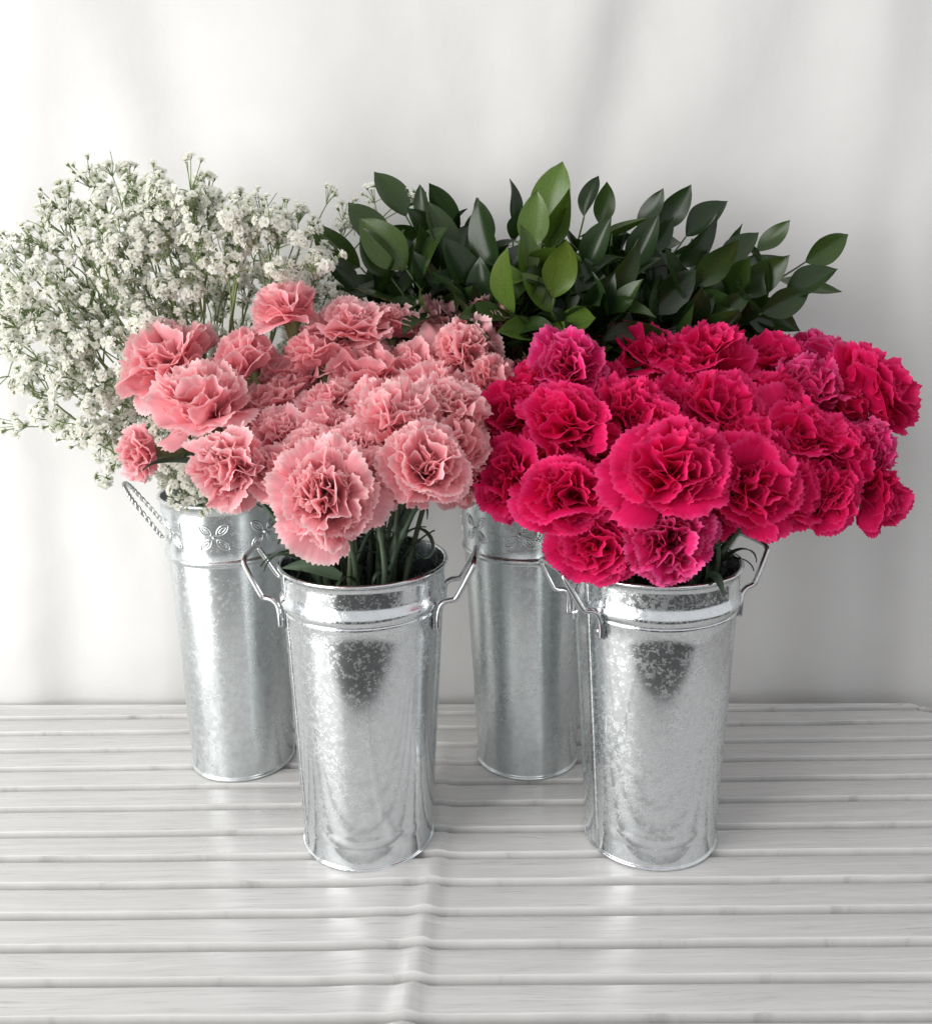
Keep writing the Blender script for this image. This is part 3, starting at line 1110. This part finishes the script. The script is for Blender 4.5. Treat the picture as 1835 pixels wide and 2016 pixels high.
def bouquet(blooms, bucket, lean, psets, yfun, group, deflabel, seed, hub_z, tight):
    rnd = random.Random(seed)
    roots = []
    hub = bucket + Vector((0, 0.0, hub_z))
    for b in blooms:
        x, y, d = b[:3]
        opt = b[3] if len(b) > 3 else {}
        wy = opt['wy'] if 'wy' in opt else yfun(x, y) + opt.get('dy', 0.0)
        c = at_y(x, y, wy)
        size = d / FPX * depth(c)
        ax = Vector(opt['ax']) if 'ax' in opt else (c - hub).normalized() + Vector((0, -0.18, 0.06))
        ax = ax.normalized()
        pos = c - ax * 0.019 * size / 0.074
        li = opt.get('ps', 0 if rnd.random() < tight else 1)
        ps = psets[li]
        roots.append(carnation(bucket, lean, pos, ax, size, ps, li == 1, rnd, opt.get('label', deflabel), group, opt.get('open', rnd.uniform(0.7, 1.0)), leaves=opt.get('leaves', 3)))
    return roots


pink_blooms = [
    (562, 603, 140, dict(wy=0.80, ax=(-0.25, -0.10, 1.0), ps=1, label="pale pink carnation standing highest, alone in front of the baby's breath")),
    (326, 712, 168, dict(wy=0.79, ax=(-0.55, -0.30, 0.85), ps=1, label="pale pink carnation leaning out over the baby's breath, loose upright petals")),
    (395, 795, 196, dict(wy=0.725, ax=(-0.25, -0.25, 1.0), ps=1, label='wide flat pale pink carnation above the sideways one')),
    (283, 893, 118, dict(wy=0.735, ax=(-1.0, -0.35, 0.05), ps=0, open=0.3, label='small pale pink carnation turned sideways with its green calyx showing')),
    (445, 920, 182, dict(wy=0.675, ax=(-0.60, -0.75, 0.25), label='pale pink carnation beside the sideways one, facing out over the embossed bucket')),
    (480, 710, 150, dict(label='pale pink carnation half hidden behind the wide flat one', wy=0.785)), (630, 697, 128, dict(wy=0.79)), (690, 632, 148, dict(label='pale pink carnation spread flat right next to the highest one', wy=0.805, ax=(0.0, -0.2, 1))),
    (775, 640, 110, dict(wy=0.83)), (850, 645, 135, dict(wy=0.84, ax=(0.05, -0.35, 1))),
    (915, 690, 160, dict(label='pale pink carnation facing out in front of the one tucked against the leaves', wy=0.79, ax=(0.25, -0.55, 0.8))), (962, 622, 118, dict(wy=0.83, ax=(0.35, 0.0, 1), label='pale pink carnation tucked against the glossy green leaves')),
    (968, 745, 125, dict(label='pale pink carnation touching the densely fringed magenta one', wy=0.77, ax=(0.5, -0.6, 0.6))), (1035, 720, 105, dict(wy=0.82, ax=(0.6, -0.2, 0.7))),
    (820, 728, 125, dict(wy=0.80)), (725, 735, 155, dict(wy=0.795, ax=(0.0, -0.25, 1))), (650, 790, 150, dict(wy=0.755)),
    (540, 795, 150, dict(wy=0.775)), (552, 862, 130, dict(wy=0.725, ax=(-0.1, -0.35, 1))), (640, 842, 135, dict(wy=0.72)),
    (790, 832, 190, dict(label='broad pale pink carnation directly above the one facing out over the handle', wy=0.69, ax=(0.05, -0.35, 0.95))), (882, 805, 150, dict(wy=0.715, ax=(0.25, -0.30, 0.9))),
    (745, 795, 135, dict(wy=0.745)), (560, 760, 130, dict(wy=0.80)), (700, 885, 140, dict(wy=0.685)),
    (842, 918, 182, dict(wy=0.645, ax=(0.10, -0.75, 0.65), label='pale pink carnation facing out above the handle beside the hot pink flowers')),
    (640, 975, 214, dict(wy=0.625, ax=(-0.05, -0.85, 0.50), ps=0, open=1.0, label='largest pale pink carnation drooping over the dark stems at the bucket mouth')),
    (742, 945, 140, dict(wy=0.66, ax=(0.1, -0.8, 0.5))), (560, 925, 150, dict(label='deeply folded pale pink carnation squeezed in beside the largest pale pink one', wy=0.675, ax=(-0.2, -0.6, 0.75))), (610, 895, 130, dict(wy=0.69)),
    (598, 735, 140, dict(wy=0.80)), (490, 850, 140, dict(wy=0.745, ax=(-0.4, -0.3, 0.9))), (860, 770, 140, dict(wy=0.76)), (905, 880, 130, dict(wy=0.69, ax=(0.55, -0.5, 0.5))), (915, 935, 120, dict(wy=0.70, ax=(0.7, -0.5, 0.1))),
]
PINK_ROOTS = bouquet(pink_blooms, FL, (0.0194, 0.0155), PINK, lambda x, y: 0.62 + (975 - y) * 0.00061,
        'pale pink carnations of one bouquet', 'pale pink carnation with fringed petals packed among others of its bouquet', 11, 0.235, 0.62)

hot_blooms = [
    (1118, 715, 165, dict(wy=0.75, ax=(-0.35, -0.35, 0.9), mag=1, ps=0, label='magenta carnation with densely fringed petals next to the pale pink ones')),
    (1205, 672, 120, dict(wy=0.84, ax=(-0.1, 0.0, 1))), (1272, 695, 150, dict(label='hot pink carnation between the fringed magenta one and the broad cupped one', wy=0.80, ax=(0.1, -0.25, 1), ps=1)),
    (1392, 697, 172, dict(wy=0.78, ax=(0.05, -0.40, 0.95), ps=1, label='hot pink carnation with broad cupped petals just under the green leaves')),
    (1395, 655, 120, dict(wy=0.85)), (1518, 712, 150, dict(wy=0.81, ax=(0.2, -0.1, 1), ps=1)), (1612, 705, 115, dict(label='small magenta carnation at the back of the bouquet against the fabric', wy=0.86, mag=1, ps=1)),
    (1722, 762, 170, dict(wy=0.77, ax=(0.75, -0.05, 0.55), ps=1, open=0.9, label='hot pink carnation farthest from the pink bouquet, its green calyx showing underneath')),
    (1008, 815, 145, dict(wy=0.74, ax=(-0.45, -0.5, 0.7))), (1120, 832, 172, dict(label='hot pink carnation directly below the densely fringed magenta one', wy=0.695, ax=(-0.2, -0.55, 0.8), ps=1)), (1240, 812, 172, dict(wy=0.715, ax=(-0.05, -0.4, 0.9), ps=0)),
    (1412, 805, 170, dict(label='hot pink carnation directly behind and above the largest hot pink one', wy=0.72, ax=(0.05, -0.45, 0.9), ps=1)), (1320, 790, 140, dict(wy=0.745)), (1590, 765, 150, dict(label='magenta carnation with pale fringed edges in front of the small magenta one', wy=0.77, mag=1, ax=(0.3, -0.3, 0.9), ps=0)),
    (1580, 850, 160, dict(wy=0.715, ax=(0.35, -0.45, 0.75), ps=1)), (1655, 895, 140, dict(wy=0.715, ax=(0.6, -0.4, 0.5))),
    (1325, 922, 218, dict(wy=0.630, ax=(0.0, -0.80, 0.60), ps=1, open=1.0, label='largest hot pink carnation facing out from the middle of its bouquet')),
    (1000, 942, 155, dict(label='hot pink carnation hanging over the embossed collar of the tall bucket', wy=0.69, ax=(-0.6, -0.6, 0.3))), (1112, 975, 160, dict(label='round hot pink carnation directly above the one drooping beside the wire handle', wy=0.655, ax=(-0.35, -0.8, 0.35), ps=1)), (1205, 930, 140, dict(wy=0.69)),
    (1475, 955, 180, dict(label='hot pink carnation touching the largest one on its shaded side', wy=0.655, ax=(0.2, -0.75, 0.5), ps=1)), (1558, 962, 150, dict(wy=0.675, ax=(0.45, -0.65, 0.4), ps=1)),
    (1712, 880, 150, dict(label='magenta carnation just below the hot pink one that shows its calyx', wy=0.735, ax=(0.8, -0.25, 0.4), mag=1, ps=0)), (1725, 985, 140, dict(wy=0.715, ax=(0.85, -0.35, -0.1), ps=1, label='hot pink carnation hanging lowest at the outer side of its bouquet')),
    (1640, 985, 130, dict(wy=0.685, ax=(0.65, -0.6, -0.15), ps=1)),
    (1168, 1078, 156, dict(wy=0.655, ax=(-0.45, -0.80, 0.10), label='hot pink carnation drooping over the rim beside the left wire handle')), (1318, 1063, 172, dict(wy=0.635, ax=(0.0, -0.9, 0.25), mag=1, ps=0, label='magenta carnation with tightly ruffled petals hanging down to the bucket rim')),
    (1475, 865, 150, dict(wy=0.70)), (1070, 895, 140, dict(wy=0.70)), (1300, 850, 140, dict(wy=0.70)), (1520, 795, 140, dict(wy=0.76)), (1170, 760, 130, dict(wy=0.77)),
    (1455, 745, 130, dict(wy=0.80)), (1655, 790, 140, dict(wy=0.78)), (1180, 880, 140, dict(wy=0.705)), (1420, 900, 150, dict(wy=0.69)), (1350, 755, 140, dict(wy=0.775)), (1540, 890, 150, dict(wy=0.71)), (1055, 770, 130, dict(wy=0.765)), (1600, 930, 130, dict(wy=0.705)), (1395, 1000, 130, dict(wy=0.665, ax=(0.2, -0.7, 0.5))), (1215, 1000, 120, dict(wy=0.675, ax=(-0.1, -0.8, 0.4))),
]
for col, ps in ((0, HOT), (1, MAG)):
    sub = [b for b in hot_blooms if (b[3].get('mag', 0) if len(b) > 3 else 0) == col]
    HOT_ROOTS = bouquet(sub, FR, (-0.0233, -0.0039), ps, lambda x, y: 0.63 + (950 - y) * 0.0006,
            'hot pink carnations of one bouquet', ('hot pink carnation with ruffled petals packed among others of its bouquet', 'magenta tinged carnation with pale fringed edges among the hot pink ones')[col], 23 + col, 0.225, 0.30)

# one broad leaf lying over the rim of the pale pink bucket, one hanging over the other rim
for (owner, A, B, wd) in ((PINK_ROOTS[-1], at_y(672, 1136, 0.675), at_y(552, 1119, 0.672), 0.011), (HOT_ROOTS[-1], at_y(1392, 1128, 0.672), at_y(1427, 1176, 0.652), 0.008)):
    mid = A.lerp(B, 0.5) + Vector((0, -0.002, 0.006))
    pth = smooth_path([A, mid, B], 8)
    v, f, uv = [], [], []
    for k_, p in enumerate(pth):
        t = k_ / (len(pth) - 1)
        w = wd * 0.5 * (math.sin(math.pi * (0.12 + 0.88 * t)) ** 0.7) * (1 - t ** 4)
        lat = (pth[min(k_ + 1, len(pth) - 1)] - pth[max(k_ - 1, 0)]).cross(Vector((0.2, -1, 0.35))).normalized()
        for s_ in (-1, -0.5, 0, 0.5, 1):
            v.append(p + lat * (s_ * w) + Vector((0, -1, 0.5)) * (abs(s_) * w * 0.35) - owner.location)
            uv.append((0.5 + 0.5 * s_, t))
    for k_ in range(len(pth) - 1):
        for c_ in range(4):
            a = k_ * 5 + c_
            f.append((a, a + 1, a + 6, a + 5))
    link('leaf', mesh('leaf', v, f, True, uv), owner, MAT_CLEAF)

# ------------------------------------------------------------------ ruscus foliage
def ruscus_leaf(seed, fold, bend, twist, wide):
    n, mcols = 14, 6
    v, f, uv = [], [], []
    x = z = 0.0
    for k in range(n + 1):
        t = k / n
        th = bend * (t - 0.15)
        if k:
            x += math.sin(th) / n
            z += math.cos(th) / n
        if t < 0.5: w = math.sin(math.pi * 0.5 * min(1, (t / 0.42)) ** 0.85) if t < 0.42 else 1.0
        else: w = 1.0
        if t >= 0.42:
            q = (t - 0.42) / 0.58
            w = (1 - q ** 2.2) * (1 - 0.12 * q) * (1 - 0.35 * sstep(0.8, 1.0, q))
        w = max(w, 0.0) * wide * 0.5
        tw = twist * (t - 0.3)
        for i in range(mcols + 1):
            s = -1 + 2 * i / mcols
            lx = -fold * abs(s) ** 1.3 * w + 0.012 * math.sin(5 * t + 3 * s + seed) * abs(s)
            ly = s * w * math.cos(fold * 0.6)
            lx, ly = lx * math.cos(tw) - ly * math.sin(tw), lx * math.sin(tw) + ly * math.cos(tw)
            v.append(Vector((x + lx * math.cos(th), ly, z - lx * math.sin(th))))
            uv.append((0.5 + 0.5 * s, t))
    for k in range(n):
        for i in range(mcols):
            a = k * (mcols + 1) + i
            f.append((a, a + 1, a + mcols + 2, a + mcols + 1))
    me = mesh('ruscus_leaf', v, f, True, uv)
    me.materials.append(MAT_RUSCUS)
    return me


RLEAF = [ruscus_leaf(i, random.uniform(0.15, 0.6), random.uniform(-0.5, 1.5), random.uniform(-0.9, 0.9), random.uniform(0.44, 0.60)) for i in range(12)]
RLEAF_FLAT = [ruscus_leaf(20 + i, random.uniform(0.15, 0.3), random.uniform(0.2, 0.5), random.uniform(-0.2, 0.2), random.uniform(0.55, 0.62)) for i in range(4)]


def put_leaf(parent, org, base, direction, facing, length, me, tone=0.2):
    """leaf from base along direction, its upper side turned towards facing"""
    z = Vector(direction).normalized()
    x = -Vector(facing)
    x = (x - z * x.dot(z))
    x = x.normalized() if x.length > 1e-4 else z.orthogonal().normalized()
    y = z.cross(x)
    Mx = Matrix((x, y, z)).transposed().to_4x4()
    o = link('leaf', me, parent)
    o.color = (tone, tone, tone, 1)
    o.matrix_local = Matrix.Translation(base - org) @ Mx @ Matrix.Scale(length, 4)
    return o


def ruscus(tip, mouth, rnd, label, nleaf=12, leaf_len=0.055, hero=None, fresh=0.0):
    root = empty('ruscus_stem', BR + Vector((0, 0, 0.012)))
    tag(root, label, 'foliage stem', 'dark green leafy stems in the tall bucket')
    org = root.location.copy()
    a = rnd.uniform(0, 6.28)
    foot = BR + Vector((math.cos(a) * 0.025, math.sin(a) * 0.025, 0.02))
    mid = mouth.lerp(tip, 0.5) + Vector(((tip.x - mouth.x) * -0.10, 0, 0.02))
    pth = smooth_path([foot, foot.lerp(mouth, 0.6), mouth, mid, tip], 8)
    m_ = MB().tube([p - org for p in pth], [0.0019 - 0.0011 * i / len(pth) for i in range(len(pth))], 6)
    m_.build('stem', MAT_RUSCUS_STEM, root)
    side = 1
    L_ = len(pth)
    s0 = rnd.uniform(-0.3, 0.3)
    for q in range(nleaf):
        t = 0.49 + 0.49 * q / nleaf
        i = min(int(t * (L_ - 1)), L_ - 2)
        p = pth[i]
        if p.z < 0.335: continue
        tg = (pth[i + 1] - pth[i]).normalized()
        lat = tg.cross(Vector((0, -1, 0)))
        lat = lat.normalized() if lat.length > 1e-3 else Vector((1, 0, 0))
        fr = lat.cross(tg).normalized()
        ang = s0 + (0 if side > 0 else math.pi) + rnd.uniform(-0.9, 0.9)
        outd = lat * math.cos(ang) + fr * math.sin(ang)
        d = (outd * rnd.uniform(0.65, 1.15) + tg * rnd.uniform(0.25, 1.05) + Vector((0, -0.15, rnd.uniform(-0.35, 0.3)))).normalized()
        if p.y + d.y * leaf_len > 0.955: d.y -= 0.7; d.normalize()
        face = (Vector((0, -0.55, 0.8)) + tg * 0.4 + Vector((rnd.uniform(-.9, .9), rnd.uniform(-.7, .5), rnd.uniform(-.5, .4))))
        ln = leaf_len * rnd.uniform(0.75, 1.15) * (1 - 0.25 * max(0, t - 0.8) / 0.2)
        put_leaf(root, org, p, d, face, ln, RLEAF[rnd.randrange(12)], min(1, rnd.random() ** 2.2 * 0.6 + fresh * rnd.uniform(0.3, 1.0)))
        side = -side
    tg = (pth[-1] - pth[-3]).normalized()
    put_leaf(root, org, pth[-1], tg + Vector((rnd.uniform(-.25, .25), -0.1, 0)), Vector((rnd.uniform(-.5, .5) if hero else rnd.uniform(-1.3, 1.3), -1, 0.3)), (hero or rnd.uniform(0.038, 0.060)), (RLEAF_FLAT if hero else RLEAF)[rnd.randrange(4)], min(1, rnd.random() ** 2.2 * 0.6 + fresh))
    return root


rnd = random.Random(5)
rus = [  # tip pixel where the end leaf starts, depth, leaf length of a large end leaf, label
    (1070, 398, 0.870, 0.060, 'tallest green leafy stem with one broad pale leaf standing at its top'), (1045, 440, 0.835, 0.050, None), (850, 420, 0.900, 0, None),
    (800, 478, 0.845, 0.060, 'green leafy stem ending in a broad shiny leaf beside the white florets'), (760, 440, 0.88, 0.056, None), (905, 445, 0.90, 0, None), (945, 470, 0.85, 0, None), (1010, 410, 0.91, 0, None), (1150, 400, 0.91, 0, None),
    (1185, 420, 0.89, 0, None), (1255, 425, 0.91, 0, None), (1298, 430, 0.92, 0, None), (1350, 440, 0.92, 0, None), (1490, 470, 0.90, 0, None), (1585, 490, 0.88, 0, 'green leafy stem arching farthest out over the hot pink carnations'),
    (1545, 555, 0.86, 0, None), (1500, 590, 0.85, 0, None), (710, 500, 0.89, 0, "green leafy stem spreading low in front of the baby's breath"), (700, 550, 0.88, 0, None), (1420, 500, 0.87, 0, None), (1330, 500, 0.85, 0, None),
    (1240, 500, 0.84, 0, None), (1150, 500, 0.83, 0, None), (1040, 520, 0.815, 0, None), (1010, 590, 0.80, 0, None), (930, 560, 0.83, 0, None), (850, 560, 0.84, 0, None), (1140, 610, 0.81, 0, None), (1400, 600, 0.83, 0, None), (1280, 590, 0.83, 0, None),
    (800, 400, 0.93, 0, None), (1440, 640, 0.87, 0, None),
    (770, 520, 0.85, 0, None), (880, 500, 0.86, 0, None), (980, 500, 0.83, 0, None), (1090, 560, 0.80, 0, None), (1190, 560, 0.81, 0, None), (1270, 470, 0.87, 0, None), (1370, 540, 0.84, 0, None), (1450, 560, 0.86, 0, None), (1080, 470, 0.85, 0, None), (1210, 610, 0.80, 0, None), (820, 590, 0.86, 0, None), (1320, 620, 0.83, 0, None), (960, 600, 0.83, 0, None)]
for (x, y, wy, hero, lab) in rus:
    tip = at_y(x, y + (52 if hero else 26), wy)
    mouth = BR + Vector((-0.004, 0, 0.275)) + Vector(((tip.x - BR.x) * 0.20 + rnd.uniform(-.01, .01), (tip.y - 0.87) * 0.4 + rnd.uniform(-.02, .02), 0))
    if lab is None:
        if 980 < x < 1130 and wy < 0.88: lab = 'fresh lighter green leafy stem in the middle of the dark foliage'
        elif x < 900: lab = "dark green leafy stem on the baby's breath side of the foliage"
        elif x > 1390: lab = 'dark green leafy stem spreading sideways from the foliage above the hot pink carnations'
        elif y >= 480: lab = 'dark green leafy stem low in the foliage just above the carnations'
        else: lab = 'dark green leafy stem standing upright along the top of the foliage'
    ruscus(tip, mouth, rnd, lab, 16, 0.067, hero, 0.85 if (980 < x < 1130 and wy < 0.88) else (0.35 if hero else 0.0))

# ------------------------------------------------------------------ baby's breath
def floret_mesh(seed, open_=1.0):
    rnd = random.Random(seed)
    v, f, uv = [], [], []
    for lay, (cnt, th, ln) in enumerate(((6, 80, 1.0), (6, 52, 0.92), (4, 22, 0.75))):
        for q in range(cnt):
            az = 2 * math.pi * (q + 0.5 * lay) / cnt + rnd.uniform(-.25, .25)
            t_ = R(th + rnd.uniform(-12, 12)) * open_
            l_ = ln * rnd.uniform(0.85, 1.1)
            b = len(v)
            for (a, w, dz) in ((0.08, 0.10, 0), (0.62, 0.30, 0.06), (1.0, 0.22, -0.03)):
                rr, zz = l_ * a * math.sin(t_), l_ * a * math.cos(t_) + dz
                for s in (-1, 1):
                    lx, ly = rr, s * w
                    v.append(Vector((lx * math.cos(az) - ly * math.sin(az), lx * math.sin(az) + ly * math.cos(az), zz)))
                    uv.append((0.5 + 0.5 * s, a))
            f += [(b, b + 1, b + 3, b + 2), (b + 2, b + 3, b + 5, b + 4)]
    return v, f, uv


FLOR = [floret_mesh(i, 1.0 if i < 4 else 0.55) for i in range(6)]
FLORM = []
for fv, ff, fu in FLOR:
    me = mesh('floret', fv, ff, True, fu)
    me.materials.append(MAT_FLORET)
    FLORM.append(me)

poly = [(2, 470), (40, 432), (110, 378), (180, 350), (290, 350), (400, 352), (445, 395), (515, 402), (590, 440), (640, 500), (660, 560), (700, 590), (690, 640), (560, 700), (430, 800), (390, 965), (330, 955), (235, 925), (150, 880), (90, 830), (20, 780), (5, 640)]


def inside(x, y):
    c = False
    for i in range(len(poly)):
        (x1, y1), (x2, y2) = poly[i], poly[i - 1]
        if (y1 > y) != (y2 > y) and x < (x2 - x1) * (y - y1) / (y2 - y1) + x1:
            c = not c
    return c


rnd = random.Random(99)
mouthL = BL + Vector((0.004, 0, 0.268))
clumps = []
mpx = (445, 960)
while len(clumps) < 480:
    x, y = rnd.uniform(0, 700), rnd.uniform(345, 965)
    if not inside(x, y): continue
    # thin out the outer left, keep the heart dense
    if x < 170 and rnd.random() < 0.35: continue
    rr = math.hypot(x - mpx[0], y - mpx[1]) / 640.0
    wy = 0.850 + rnd.uniform(-0.070, 0.050) * min(1.0, 0.45 + rr)
    if rnd.random() < 0.6: wy = 0.865 - 0.075 * min(1, 0.5 + rr * 0.6) + rnd.uniform(0, 0.03)
    if x > 400 and y > 540: wy = rnd.uniform(0.865, 0.93)
    if y > 860: wy = 0.80 + rnd.uniform(-0.01, 0.02)
    clumps.append(at_y(x, y, min(wy, 0.95)))
for (x, y, wy) in [(215, 325, 0.87), (250, 340, 0.87), (650, 385, 0.93), (690, 415, 0.93), (735, 385, 0.94), (800, 388, 0.94), (670, 450, 0.93), (645, 470, 0.92), (705, 440, 0.93), (680, 430, 0.93), (812, 400, 0.94), (655, 520, 0.92), (6, 760, 0.85), (30, 840, 0.84), (205, 945, 0.82), (180, 800, 0.8), (10, 560, 0.86), (3, 600, 0.86), (590, 425, 0.9), (520, 395, 0.9), (340, 965, 0.785), (370, 945, 0.79), (360, 975, 0.783), (410, 985, 0.785), (430, 980, 0.785), (385, 960, 0.79)]:
    clumps.append(at_y(x, y, wy))

# share the clumps out among a dozen sprays by the direction in which they leave the bucket
NS = 13
clumps.sort(key=lambda p: math.atan2(p.x - mouthL.x, max(0.02, p.z - mouthL.z + 0.02)))
groups = [[] for _ in range(NS)]
for i, p in enumerate(clumps):
    groups[min(NS - 1, int(i * NS / len(clumps)))].append(p)


def twig(m_, a, b, r0, r1, wob, n=5):
    pts = []
    mid = Vector((rnd.uniform(-1, 1), rnd.uniform(-1, 1), rnd.uniform(-0.3, 1))) * wob * (b - a).length
    for i in range(n):
        t = i / (n - 1)
        pts.append(a.lerp(b, t) + mid * (4 * t * (1 - t)) * 0.5)
    m_.tube(pts, [r0 + (r1 - r0) * i / (n - 1) for i in range(n)], 5, cap=False)
    return pts


def kmeans(pts, k):
    cen = rnd.sample(pts, min(k, len(pts)))
    for _ in range(6):
        bins = [[] for _ in cen]
        for p in pts:
            bins[min(range(len(cen)), key=lambda i: (p - cen[i]).length_squared)].append(p)
        cen = [sum(b, Vector()) / len(b) if b else cen[i] for i, b in enumerate(bins)]
    return [b for b in bins if b], [c for c, b in zip(cen, bins) if b]


for gi, pts in enumerate(groups):
    root = empty('babys_breath_spray', BL + Vector((0, 0, 0.012)))
    org = root.location.copy()
    if gi == 0: lab = "baby's breath spray spreading lowest away from the other flowers"
    elif gi == NS - 1: lab = "thin baby's breath spray reaching behind the green leaves"
    elif gi < 6: lab = "baby's breath spray of tiny white florets fanning away from the green foliage"
    else: lab = "baby's breath spray of tiny white florets rising behind the pale pink carnations"
    tag(root, lab, 'flower spray', "baby's breath sprays in the tall bucket")
    st, fl = MB(), MB()
    cenx = sum(pts, Vector()) / len(pts)
    a = rnd.uniform(0, 6.28)
    foot = BL + Vector((math.cos(a) * 0.025, math.sin(a) * 0.025, 0.02))
    dirn = cenx - mouthL
    mouth = mouthL + Vector((dirn.x * 0.14, dirn.y * 0.2, 0)) + Vector((rnd.uniform(-.012, .012), rnd.uniform(-.015, .015), 0))
    fork = mouth.lerp(cenx, 0.42) + Vector((0, 0, 0.012))
    st.tube([p - org for p in smooth_path([foot, foot.lerp(mouth, .6), mouth, fork], 6)], 0.0016, 6)
    k1, c1 = kmeans(pts, 5)
    single = []
    for sub, sc_ in zip(k1, c1):
        n1 = fork.lerp(sc_, 0.62)
        twig(st, fork - org, n1 - org, 0.00125, 0.0009, 0.10)
        k2, c2 = kmeans(sub, max(1, len(sub) // 3))
        for sub2, sc2 in zip(k2, c2):
            n2 = n1.lerp(sc2, 0.72)
            twig(st, n1 - org, n2 - org, 0.0009, 0.0007, 0.14)
            for p in sub2:
                n3 = n2.lerp(p, 0.75)
                twig(st, n2 - org, n3 - org, 0.0007, 0.0005, 0.16, 4)
                up = (p - n2).normalized() * 0.6 + Vector((0, -0.15, 0.6))
                nf = rnd.randint(5, 13)
                rc = rnd.uniform(0.008, 0.017)
                for q in range(nf):
                    dv = Vector((rnd.gauss(0, 1), rnd.gauss(0, 1), rnd.gauss(0, 1))).normalized()
                    tipp = p + dv * rc * rnd.uniform(0.45, 1.0) + up * 0.004
                    twig(st, n3 - org, tipp - org, 0.00045, 0.00032, 0.12, 3)
                    dd = ((tipp - n3).normalized() + dv * 0.5 + Vector((0, -0.3, 0.25))).normalized()
                    bud = rnd.random() < 0.16
                    vi = rnd.randrange(4, 6) if bud else rnd.randrange(4)
                    size = rnd.uniform(0.0013, 0.0019) if bud else rnd.uniform(0.0038, 0.0053)
                    Mx = Matrix.Translation(tipp - org) @ frame_from_axis(dd, rnd.uniform(0, 6.28)) @ Matrix.Scale(size, 4)
                    # green cup under the floret
                    st.tube([tipp - org - dd * size * 0.55, tipp - org - dd * size * 0.1, tipp - org + dd * size * 0.18], [size * 0.14, size * 0.30, size * 0.30], 5, cap=False)
                    if not bud and len(single) < 20 and rnd.random() < 0.12:
                        o = link('floret', FLORM[vi], root)
                        o.matrix_local = Mx
                        single.append(o)
                    else:
                        fv, ff, fu = FLOR[vi]
                        fl.add([Mx @ w for w in fv], ff, fu)
    st.build('stem', MAT_GSTEM, root)
    fo = fl.build('floret_cluster', MAT_FLORET, root)
    fo['kind'] = 'stuff'
